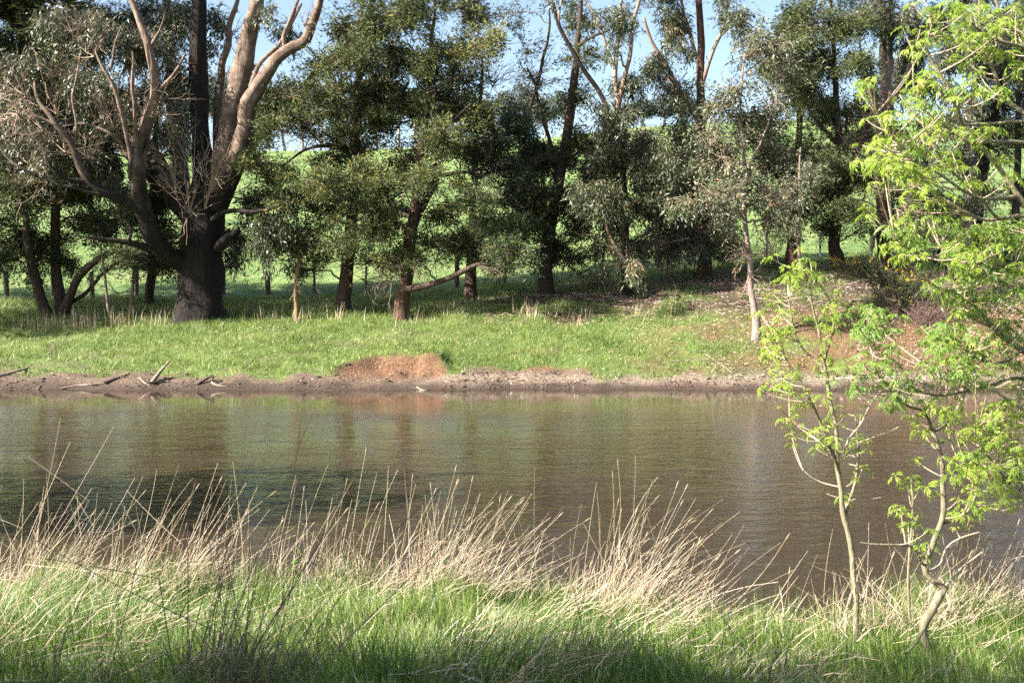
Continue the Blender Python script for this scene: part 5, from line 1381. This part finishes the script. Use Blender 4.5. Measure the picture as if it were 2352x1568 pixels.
# ------------------------------------------------------------------ ash saplings and the ash tree at the right
def leaf_spray_mesh(name, seed, nleaf, size, droop):
    r = np.random.default_rng(seed)
    V, Q, TN = [], [], []
    n0 = 0
    for k in range(nleaf):
        az = k / nleaf * 6.283 + r.normal() * .35
        el = r.uniform(.05, .75)
        L = size * r.uniform(.7, 1.1)
        d = np.array([math.cos(az) * math.cos(el), math.sin(az) * math.cos(el), math.sin(el)])
        lat = np.array([-math.sin(az), math.cos(az), 0])
        tn = np.clip(r.normal(.5, .22), 0, 1)

        def rach(t):
            return d * L * t + np.array([0, 0, -1.]) * L * droop * t ** 2.0
        npair = 3
        items = [(.38 + .2 * i, s) for i in range(npair) for s in (-1, 1)] + [(.98, 0)]
        # the leaf stalk
        a, b = rach(0), rach(.98)
        m = rach(.5)
        up = np.array([0, 0, .0022])
        for (p0, p1) in ((a, m), (m, b)):
            V += [p0 - lat * .0016, p0 + lat * .0016, p1 + lat * .0014, p1 - lat * .0014]
            Q.append((n0, n0 + 1, n0 + 2, n0 + 3)); TN.append(.9); n0 += 4
        for (t, s) in items:
            o = rach(t)
            f = norm((rach(min(t + .05, 1)) - rach(t - .05))[None])[0]
            dirv = norm((f * (.75 if s else 1) + lat * s * .8 + np.array([0, 0, -.28 - .5 * droop * r.uniform()]))[None])[0]
            l = L * .46 * r.uniform(.8, 1.1); w = l * .34
            nor = norm(np.cross(dirv, lat if s == 0 else f)[None])[0]
            if nor[2] < 0: nor = -nor
            side = np.cross(dirv, nor)
            mid = o + dirv * l * .45
            tip = o + dirv * l + np.array([0, 0, -.18 * l])
            V += [o, mid + side * w * .5 + nor * w * .22, tip, mid - side * w * .5 + nor * w * .22]
            Q.append((n0, n0 + 1, n0 + 2, n0 + 2)); Q.append((n0, n0 + 2, n0 + 3, n0 + 3))
            tt = np.clip(tn + r.normal() * .12, 0, 1)
            TN += [tt, tt]; n0 += 4
    me = make_mesh(name, np.array(V), np.array(Q), {'tone': np.array(TN)})
    return me


SPR = [leaf_spray_mesh('leaf_spray', 100 + k, [4, 5, 5, 6, 4, 5, 6, 3][k], [.12, .13, .14, .12, .15, .13, .11, .12][k], [.5, .7, .9, .6, .8, 1.0, .55, .7][k]) for k in range(8)]
for me in SPR: me.materials.append(M['ash_leaf'])
SPG = []
for me in SPR[:5]:
    c = me.copy(); c.materials.clear(); c.materials.append(M['ash_leaf_green']); SPG.append(c)


def ash(name, label, D, stems, sprays, extra, base_px=None, green=None, group='ash trees on the near bank', scale=1.0):
    rows0 = pline(stems[0][1], D)
    bx, by = rows0[0, 0], rows0[0, 1]
    gz = hz(bx, by)
    root = empty(name, (bx, by, gz)); tag(root, label, 'tree', group)
    base = np.array([bx, by, gz])
    sk = []
    for k, (pn, pts) in enumerate(stems):
        rows = pline(pts, D)
        if k == 0:
            rows = np.vstack([[bx, by, gz - .15, rows[0, 3] * 1.2], rows[rows[:, 2] > gz - .05]])
        mb, s = limb_mesh(rows, 8, .06, .05, k + 3, .012)
        mb.build(pn, M['ash_bark'] if rows[0, 3] > .009 else M['ash_twig'], root, base, True)
        sk.append(s)
    sk = np.vstack(sk)
    tm = MB(); rest = {}
    cnt = [0]

    def put(pool, loc, eul, sc):
        me = pool[rng.integers(0, len(pool))]
        cnt[0] += 1
        if cnt[0] <= 300:
            o = bpy.data.objects.new('leaf_spray', me)
            COL.objects.link(o); o.parent = root
            o.location = [float(v) for v in loc - base]; o.rotation_euler = eul; o.scale = (sc, sc, sc)
        else:                                               # past three hundred: joined into one part
            v = np.zeros(len(me.vertices) * 3, np.float32); me.vertices.foreach_get('co', v)
            R = np.array(eul.to_matrix()) * sc
            q = np.array([(*p.vertices, p.vertices[-1]) if len(p.vertices) == 3 else tuple(p.vertices) for p in me.polygons])
            tn = np.zeros(len(q), np.float32); me.attributes['tone'].data.foreach_get('value', tn)
            rest.setdefault(me.materials[0].name, MB()).add(v.reshape(-1, 3) @ R.T + loc, q, tn)

    allp = [(x, y, 0) for x, y in sprays]
    allp += [(x + rng.normal() * 24, y + rng.normal() * 20, 1) for x, y in sprays for _ in range(extra)]
    for (x, y, ex) in allp:
        # tips sit near the depth of their nearest limb
        c0 = P(x, y, D)
        scr = np.abs((sk[:, 0] / sk[:, 1] - c0[0] / c0[1])) + np.abs(((sk[:, 2] - CAMZ) / sk[:, 1] - (c0[2] - CAMZ) / c0[1]))
        st = sk[np.argmin(scr)]
        d = st[1] + rng.normal() * .25
        c = P(x, y, d)
        dist = np.linalg.norm(sk[:, :3] - c, axis=1) + 1.5 * np.maximum(0, sk[:, 2] - c[2] + .08)
        a = sk[np.argmin(dist)][:3]
        L = np.linalg.norm(c - a)
        ctrl = (a * .45 + c * .55) + np.array([0, 0, -.16 * L]) + rng.normal(size=3) * .04 * L
        tw = bez(a, ctrl, c, 7)
        tm.add(*tubes(tw[None], np.linspace(.005, .0026, 7)[None], 4))
        tip = norm((tw[-1] - tw[-2])[None])[0]
        pool = SPG if (green is not None and green(x, y)) else SPR
        q = (Vector((0, 0, 1)) * 1.1 + Vector([float(v) for v in tip]) * .8 + Vector([float(v) for v in rng.normal(size=3) * .35]))
        e = q.to_track_quat('Z', 'Y').to_euler(); e.rotate_axis('Z', float(rng.uniform(0, 6.28)))
        sc = float(rng.uniform(.6, 1.1) * scale)
        put(pool, c, e, sc)
        if rng.uniform() < .45 and L > .12:                 # a smaller pair of leaves lower on the twig
            e2 = e.copy(); e2.rotate_axis('X', float(rng.normal() * .5)); e2.rotate_axis('Z', float(rng.uniform(0, 6.28)))
            put(pool, tw[rng.integers(3, 5)], e2, sc * float(rng.uniform(.45, .8)))
    for k, mb in rest.items():
        tag(mb.build('small_leaf_sprays', bpy.data.materials[k], root, base), kind='stuff')
    n = cnt[0]
    tag(tm.build('twigs', M['ash_twig'], root, base, True), kind='stuff')
    return n


r4 = lambda L: [(1722.5 + zx * .2683, zy * .2683) for zx, zy in L]
r8 = lambda L: [(1722.5 + zx * .2683, 373.2 + zy * .2683) for zx, zy in L]
rM = lambda L: [(1550.3 + zx * .3408, 746.5 + zy * .3408) for zx, zy in L]
rB = lambda L: [(1550.3 + zx * .3408, 1062.2 + zy * .3408) for zx, zy in L]

ash_leaves = r4([(1530, 60), (1580, 80), (1770, 30), (1840, 120), (1760, 180), (2000, 80), (2100, 220), (2180, 150), (1540, 260), (1660, 310), (1790, 330), (1440, 360), (1450, 440), (1950, 390), (2100, 420), (2200, 470), (2320, 560), (1960, 620),
                 (1870, 540), (1500, 690), (1600, 700), (1380, 830), (1500, 880), (1480, 1000), (1620, 1060), (1700, 1080), (2080, 740), (1800, 800), (2000, 1150), (1170, 1010), (960, 700), (970, 820), (1080, 1170), (1240, 1150), (1100, 1260), (1080, 1370),
                 (1170, 1430), (1280, 1520), (1460, 1520), (1530, 1190), (1640, 1300), (1900, 1560), (2200, 1340), (2250, 1480), (1700, 20), (1900, 40), (1620, 130), (2250, 60), (2330, 180), (2300, 300), (1880, 200), (2030, 130), (1820, 60), (1930, 800), (1860, 1180), (1780, 760), (2150, 260), (1560, 620), (1450, 750), (1560, 950), (1200, 1100), (1340, 1200), (1420, 1440), (1150, 1330), (1220, 1450), (1560, 1440), (1750, 1380), (2050, 1080)])
ash_leaves += r8([(1060, 60), (1250, 90), (1300, 130), (1480, 120), (1500, 190), (1000, 380), (1380, 500), (1500, 460), (1620, 300), (1660, 420), (1850, 170), (1650, 590), (1800, 600), (1180, 690), (1290, 600), (1380, 700), (1250, 800), (1300, 820),
                  (1850, 560), (1950, 560), (2050, 550), (2150, 540), (2250, 540), (2320, 520), (1780, 640), (1880, 650), (1980, 650), (2080, 640), (2180, 640), (2290, 640), (2330, 740), (2230, 720), (2120, 720), (2010, 740), (1900, 740), (1800, 740), (1700, 730), (1740, 820), (1850, 830), (1960, 840), (2080, 820),
                  (1780, 760), (1900, 800), (2000, 900), (2200, 950), (1600, 900), (1650, 980), (1850, 1050), (2000, 1000), (1650, 1100), (1700, 1130), (1880, 1150), (1950, 1200), (1880, 1260), (1960, 1300), (1830, 1300), (2050, 1080), (2150, 1150), (1800, 1250), (1600, 1400), (1550, 1500), (1750, 1450), (1900, 1500), (2250, 1250), (2300, 1350),
                  (2200, 1400), (2100, 1350), (1780, 1120), (1720, 960), (1820, 960), (1920, 960), (2080, 960), (2300, 900), (2320, 1000), (2280, 1100), (1680, 1380), (1640, 1500), (1820, 1400), (1960, 1420), (2250, 1500), (1520, 160), (1420, 80), (1360, 40), (1560, 330), (1330, 520), (1200, 740)])
ash_leaves += rM([(1750, 60), (1700, 100), (1900, 200), (2100, 60), (1750, 300), (1900, 350), (2150, 250), (2050, 360), (2240, 380), (1700, 530), (1850, 580), (2000, 280), (2100, 560), (2050, 620), (2200, 580), (2300, 650), (2000, 700), (2150, 700), (2250, 780), (2080, 820), (2300, 900), (1920, 860), (1960, 980), (2050, 1010), (2150, 1080), (2020, 1120), (2300, 1050), (2230, 1170), (1950, 1190), (2100, 1220),
                  (2320, 560), (2260, 520), (2160, 620), (2090, 690), (2230, 660), (2330, 740), (2180, 780), (2120, 760), (2050, 760), (2290, 820), (2200, 860), (2120, 900), (2060, 900), (2240, 960), (2330, 1000), (2150, 980), (1900, 900), (1980, 880), (1820, 60), (1760, 180), (1830, 250), (1950, 120), (2040, 200), (2200, 150), (2290, 250), (1840, 330), (1960, 380), (1720, 240), (2330, 420), (2200, 330)])
green_ash = lambda x, y: (y > 640 and y < 880 and rng.uniform() < .75) or (500 < y <= 640 and rng.uniform() < .3)
ash('ash_tree', 'ash tree with fresh lime-green leaf sprays reaching in from the right edge', 8.0, [
    ('trunk', [(2660, 1400, 90), (2640, 1150, 80), (2610, 900, 72), (2580, 650, 60), (2540, 400, 48), (2500, 150, 36), (2460, -60, 24), (2430, -200, 10)]),
    ('limb', [(2610, 900, 30), (2480, 870, 22, .1), (2390, 830, 17, .1), (2323, 790, 14, .1), (2280, 750, 12, .1), (2240, 705, 10, 0), (2205, 655, 9, 0), (2180, 610, 7, -.1), (2165, 575, 5, -.1)]),
    ('limb', [(2580, 640, 24), (2450, 630, 15, -.2), (2352, 613, 10, -.3), (2280, 608, 8, -.3), (2219, 604, 7, -.4), (2152, 596, 6, -.4), (2098, 580, 5, -.5), (2058, 553, 3, -.5)]),
    ('limb', [(2560, 540, 24), (2450, 510, 14, .3), (2352, 496, 10, .3), (2300, 502, 9, .3), (2259, 505, 8, .3), (2220, 490, 8, .2), (2184, 467, 7, .2), (2150, 446, 6, .2), (2122, 428, 4, .2)]),
    ('limb', [(2570, 600, 26), (2460, 560, 18, -.1), (2395, 520, 15, -.1), (2352, 470, 13, -.2), (2330, 435, 12, -.2), (2308, 405, 11, -.2), (2281, 373, 10, -.2), (2262, 345, 9, -.2), (2232, 328, 9, -.3), (2200, 309, 8, -.3), (2165, 280, 6, -.3), (2130, 262, 5, -.3), (2108, 240, 5, -.3), (2098, 215, 4, -.3), (2095, 170, 4, -.3), (2096, 120, 3, -.3)]),
    ('limb', [(2337, 451, 10, -.2), (2300, 455, 8, -.3), (2259, 456, 8, -.4), (2220, 442, 7, -.4), (2192, 427, 7, -.5), (2150, 398, 6, -.5), (2098, 365, 6, -.6), (2060, 325, 5, -.6), (2030, 292, 4, -.6), (2015, 262, 3, -.6)]),
    ('limb', [(2230, 326, 9, -.3), (2215, 295, 8, -.3), (2200, 245, 8, -.4), (2178, 205, 7, -.4), (2160, 168, 6, -.4), (2138, 136, 5, -.4), (2126, 105, 4, -.4), (2140, 60, 3, -.4)]),
    ('limb', [(2540, 400, 22), (2440, 330, 14, .2), (2352, 262, 11, .2), (2307, 223, 10, .2), (2288, 172, 9, .1), (2272, 135, 8, .1), (2257, 107, 7, .1), (2251, 54, 6, 0), (2250, 0, 5, 0), (2240, -60, 3, 0)]),
    ('limb', [(2540, 420, 20), (2440, 345, 12, 0), (2352, 328, 9, 0), (2290, 326, 8, -.1), (2235, 326, 7, -.2)]),
    ('limb', [(2530, 360, 20), (2420, 290, 11, -.2), (2352, 279, 8, -.2), (2280, 284, 7, -.2), (2211, 285, 6, -.2), (2160, 262, 4, -.3)]),
    ('limb', [(2500, 180, 18), (2420, 135, 11, .1), (2352, 110, 9, .1), (2300, 97, 8, 0), (2270, 85, 7, 0), (2232, 56, 5, -.1), (2205, 20, 3, -.1)]),
    ('limb', [(2505, 190, 16), (2400, 110, 10, .3), (2330, 65, 8, .4), (2290, 20, 6, .4), (2280, -40, 4, .4)]),
    ('limb', [(2620, 960, 22), (2450, 890, 12, .2), (2334, 868, 9, .2), (2266, 887, 8, .1), (2210, 900, 7, .1), (2164, 907, 6, 0), (2125, 904, 5, 0), (2096, 890, 4, 0)]),
    ('limb', [(2640, 1150, 24), (2480, 1120, 14, -.3), (2400, 1150, 11, -.3), (2341, 1121, 9, -.3), (2305, 1095, 8, -.3), (2290, 1080, 7, -.3), (2265, 1045, 6, -.3), (2249, 1015, 5, -.3), (2245, 985, 3, -.3)]),
    ('limb', [(2620, 1000, 22), (2480, 990, 13, -.1), (2400, 970, 10, -.1), (2352, 945, 8, -.1), (2320, 920, 6, -.1), (2290, 900, 4, -.1)]),
    ('limb', [(2290, 755, 7, .1), (2250, 740, 6, .2), (2232, 720, 5, .2), (2228, 680, 4, .2), (2225, 640, 3, .2)]),
    ('limb', [(2240, 705, 6, 0), (2195, 670, 5, -.1), (2150, 660, 5, -.2), (2115, 630, 4, -.2), (2100, 600, 3, -.2)]),
    ('limb', [(2290, 500, 7, .3), (2262, 470, 6, .2), (2215, 420, 6, .1), (2175, 380, 5, 0), (2140, 330, 4, 0), (2120, 290, 3, 0)]),
    ('limb', [(2352, 800, 9, .1), (2310, 830, 7, -.1), (2262, 830, 6, -.2), (2215, 800, 5, -.2), (2180, 790, 3, -.2)]),
], ash_leaves, 2, green=green_ash, scale=.72)

sapA = r8([(400, 850), (450, 880), (300, 890), (350, 930), (500, 940), (560, 960), (290, 1010), (380, 1030), (480, 1140), (220, 1200), (270, 1280), (360, 1280), (200, 1330), (480, 1310), (620, 1250), (750, 1090), (760, 1180), (640, 1380), (720, 1330), (780, 1370), (150, 1500), (230, 1480), (420, 960), (330, 970)])
sapA += rM([(640, 90), (680, 60), (620, 190), (680, 330), (760, 290), (850, 250), (640, 230), (570, 430), (660, 420), (730, 400), (890, 430), (820, 510), (1000, 470), (720, 630), (780, 620), (1000, 680), (980, 800), (1080, 770), (790, 800), (890, 735), (1050, 620), (1150, 600), (1250, 600), (1290, 840), (870, 120), (1000, 100), (1060, 20), (1240, 770), (700, 130), (660, 160), (730, 100)])
sapA += rB([(1160, 255), (1225, 100)])
ash('ash_sapling', 'slender upright ash sapling with several pale stems at the water edge', 8.8, [
    ('trunk', [(1966, 1440, 13), (1964, 1390, 13), (1961, 1330, 13), (1957, 1270, 13), (1948, 1225, 13), (1940, 1185, 13), (1932, 1120, 11), (1927, 1075, 11), (1922, 1010, 10), (1914, 950, 9), (1904, 890, 9), (1895, 840, 8), (1884, 790, 7), (1876, 740, 6), (1866, 690, 5), (1862, 640, 3)]),
    ('stem', [(1928, 1085, 8), (1915, 1050, 8, -.1), (1900, 1015, 8, -.2), (1878, 965, 7, -.2), (1856, 915, 7, -.3), (1830, 865, 6, -.3), (1805, 825, 5, -.3), (1782, 785, 4, -.3), (1768, 755, 3, -.3)]),
    ('stem', [(1942, 1185, 7), (1955, 1140, 7, .1), (1965, 1110, 6, .2), (1972, 1060, 6, .2), (1972, 1010, 5, .2), (1968, 975, 4, .2), (1966, 955, 3, .2)]),
    ('limb', [(1903, 885, 6), (1890, 850, 5, .1), (1870, 825, 5, .2), (1850, 806, 5, .2), (1834, 780, 4, .2), (1822, 740, 4, .2), (1812, 690, 3, .2)]),
    ('limb', [(1893, 830, 6), (1905, 790, 5, -.1), (1915, 745, 5, -.1), (1912, 700, 4, -.1), (1866, 625, 3, -.1)]),
    ('limb', [(1915, 1045, 5), (1880, 1010, 5, .1), (1840, 985, 4, .2), (1815, 962, 3, .2)]),
    ('limb', [(1934, 1050, 5), (1950, 1010, 4, .1), (1975, 975, 4, .2), (2000, 930, 3, .3), (2022, 895, 2, .3)]),
    ('limb', [(1905, 872, 5), (1930, 868, 4, -.1), (1960, 868, 3, -.2), (1800, 905, 2, -.2)][:3]),
    ('dead_twig', [(1955, 1150, 4), (1985, 1140, 4, .1), (2010, 1146, 3, .2), (2024, 1142, 2, .2)]),
    ('dead_twig', [(1930, 1118, 3), (1895, 1110, 3, .1), (1870, 1100, 2, .1), (1850, 1084, 2, .1)]),
    ('dead_twig', [(1935, 1145, 3), (1918, 1140, 3, 0), (1902, 1134, 2, 0)]),
    ('dead_twig', [(1975, 1015, 3), (2010, 1002, 3, 0), (2040, 992, 2, 0), (2058, 982, 2, 0)]),
], sapA, 1, scale=.68)

sapB = r8([(1000, 1230), (1080, 1300), (950, 1400), (1050, 1470), (1100, 1420), (960, 1250), (1040, 1220), (1120, 1350), (940, 1480), (1010, 1330), (1020, 1540)])
sapB += rM([(1100, 280), (1200, 290), (1130, 240), (1350, 270), (1340, 330), (1230, 360), (1180, 420), (1450, 230), (1480, 270), (1270, 40), (1350, 60), (1340, 90), (1450, 480), (1550, 500), (1530, 360), (1580, 420), (1700, 520), (1640, 700), (1620, 620), (1820, 660), (1890, 720), (1780, 590), (1390, 380), (1420, 290), (1500, 400), (1760, 480), (1860, 560)])
sapB += rB([(1890, 340), (1940, 350), (1860, 330), (1720, 445), (1650, 570)])
ash('ash_sapling', 'crooked ash sapling with S-bent trunk at lower right', 8.2, [
    ('trunk', [(2136, 1500, 18), (2128, 1475, 18), (2118, 1445, 19), (2126, 1415, 22), (2146, 1385, 21), (2164, 1360, 19), (2170, 1347, 18), (2150, 1338, 17), (2128, 1318, 15), (2122, 1300, 14), (2136, 1268, 14), (2152, 1232, 13), (2166, 1190, 13), (2170, 1130, 12), (2165, 1070, 11), (2152, 1020, 11), (2140, 985, 10), (2134, 950, 8), (2136, 925, 6), (2142, 895, 4), (2140, 850, 3)]),
    ('limb', [(2140, 985, 8), (2120, 945, 7, -.1), (2092, 935, 7, -.2), (2060, 915, 6, -.3), (2038, 895, 5, -.3), (2022, 870, 4, -.3), (2016, 845, 3, -.3)]),
    ('limb', [(2141, 990, 8), (2160, 985, 7, .1), (2180, 965, 7, .2), (2200, 940, 7, .2), (2212, 915, 6, .2), (2224, 885, 5, .2), (2231, 850, 5, .2), (2231, 800, 4, .2), (2230, 750, 3, .2)]),
    ('limb', [(2170, 1190, 7), (2195, 1187, 6, -.1), (2222, 1170, 6, -.2), (2240, 1140, 5, -.2), (2246, 1110, 4, -.2)]),
    ('limb', [(2168, 1200, 7), (2190, 1195, 6, .1), (2212, 1180, 6, .2), (2226, 1150, 5, .2), (2234, 1115, 4, .2)]),
    ('dead_twig', [(2122, 1298, 6), (2110, 1275, 6, -.1), (2096, 1255, 5, -.1), (2070, 1252, 5, -.2), (2030, 1250, 4, -.2), (1995, 1248, 3, -.2), (1975, 1245, 2, -.2)]),
    ('dead_twig', [(2172, 1345, 5), (2190, 1325, 5, .1), (2220, 1295, 4, .2), (2252, 1268, 3, .2)]),
    ('dead_twig', [(2128, 1315, 5), (2160, 1290, 5, .2), (2178, 1255, 4, .3), (2205, 1235, 4, .3), (2245, 1222, 3, .3)]),
    ('shoot', [(2090, 1420, 6, .4), (2088, 1350, 6, .4), (2092, 1260, 6, .4), (2096, 1190, 5, .4), (2097, 1140, 5, .4), (2092, 1112, 3, .4)]),
    ('limb', [(2020, 868, 4, -.3), (2008, 830, 4, -.4), (2000, 790, 4, -.4), (1994, 750, 3, -.4), (1995, 715, 3, -.4)]),
    ('dead_twig', [(2080, 1500, 8, -.3), (2110, 1470, 8, -.2), (2126, 1440, 6, 0)]),
], sapB + rB([(1590, 100), (1540, 130), (1625, 130), (1580, 160), (1515, 290), (1550, 340), (1640, 335)]), 1, green=lambda x, y: y < 930, scale=.74)

# the small green seedling among the reeds
def seedling():
    b = np.array([(668 - W0 / 2) / F * 10.4, 10.4, 0.]); b[2] = hz(b[0], b[1])
    root = empty('green_seedling', b); tag(root, 'small bright green leafy seedling among the reeds left of centre', 'seedling')
    st, lf = MB(), MB()
    for (dx, dz) in ((.0, .52), (.06, .42), (-.05, .36)):
        e = b + np.array([dx, 0, dz]); st.add(*tubes(bez(b, (b + e) / 2 + np.array([.02, 0, 0]), e, 6)[None], np.linspace(.005, .002, 6)[None], 4))
        q = b + (e - b) * rng.uniform(.35, 1, (26, 1)) + rng.normal(size=(26, 3)) * .03
        lf.add(*leaf_quads(q, norm(rng.normal(size=q.shape) + np.array([0, 0, .3])), rng.uniform(.04, .07, 26), np.full(26, .018)), rng.uniform(0, .8, 26))
    st.build('stems', M['ash_twig'], root, b); lf.build('leaves', M['ash_leaf_green'], root, b)


seedling()

if __name__ == '__main__':
    tot = sum(len(o.data.polygons) * 2 for o in scene.objects if o.type == 'MESH')
    print('objects', len(scene.objects), 'tris incl. shared', tot)
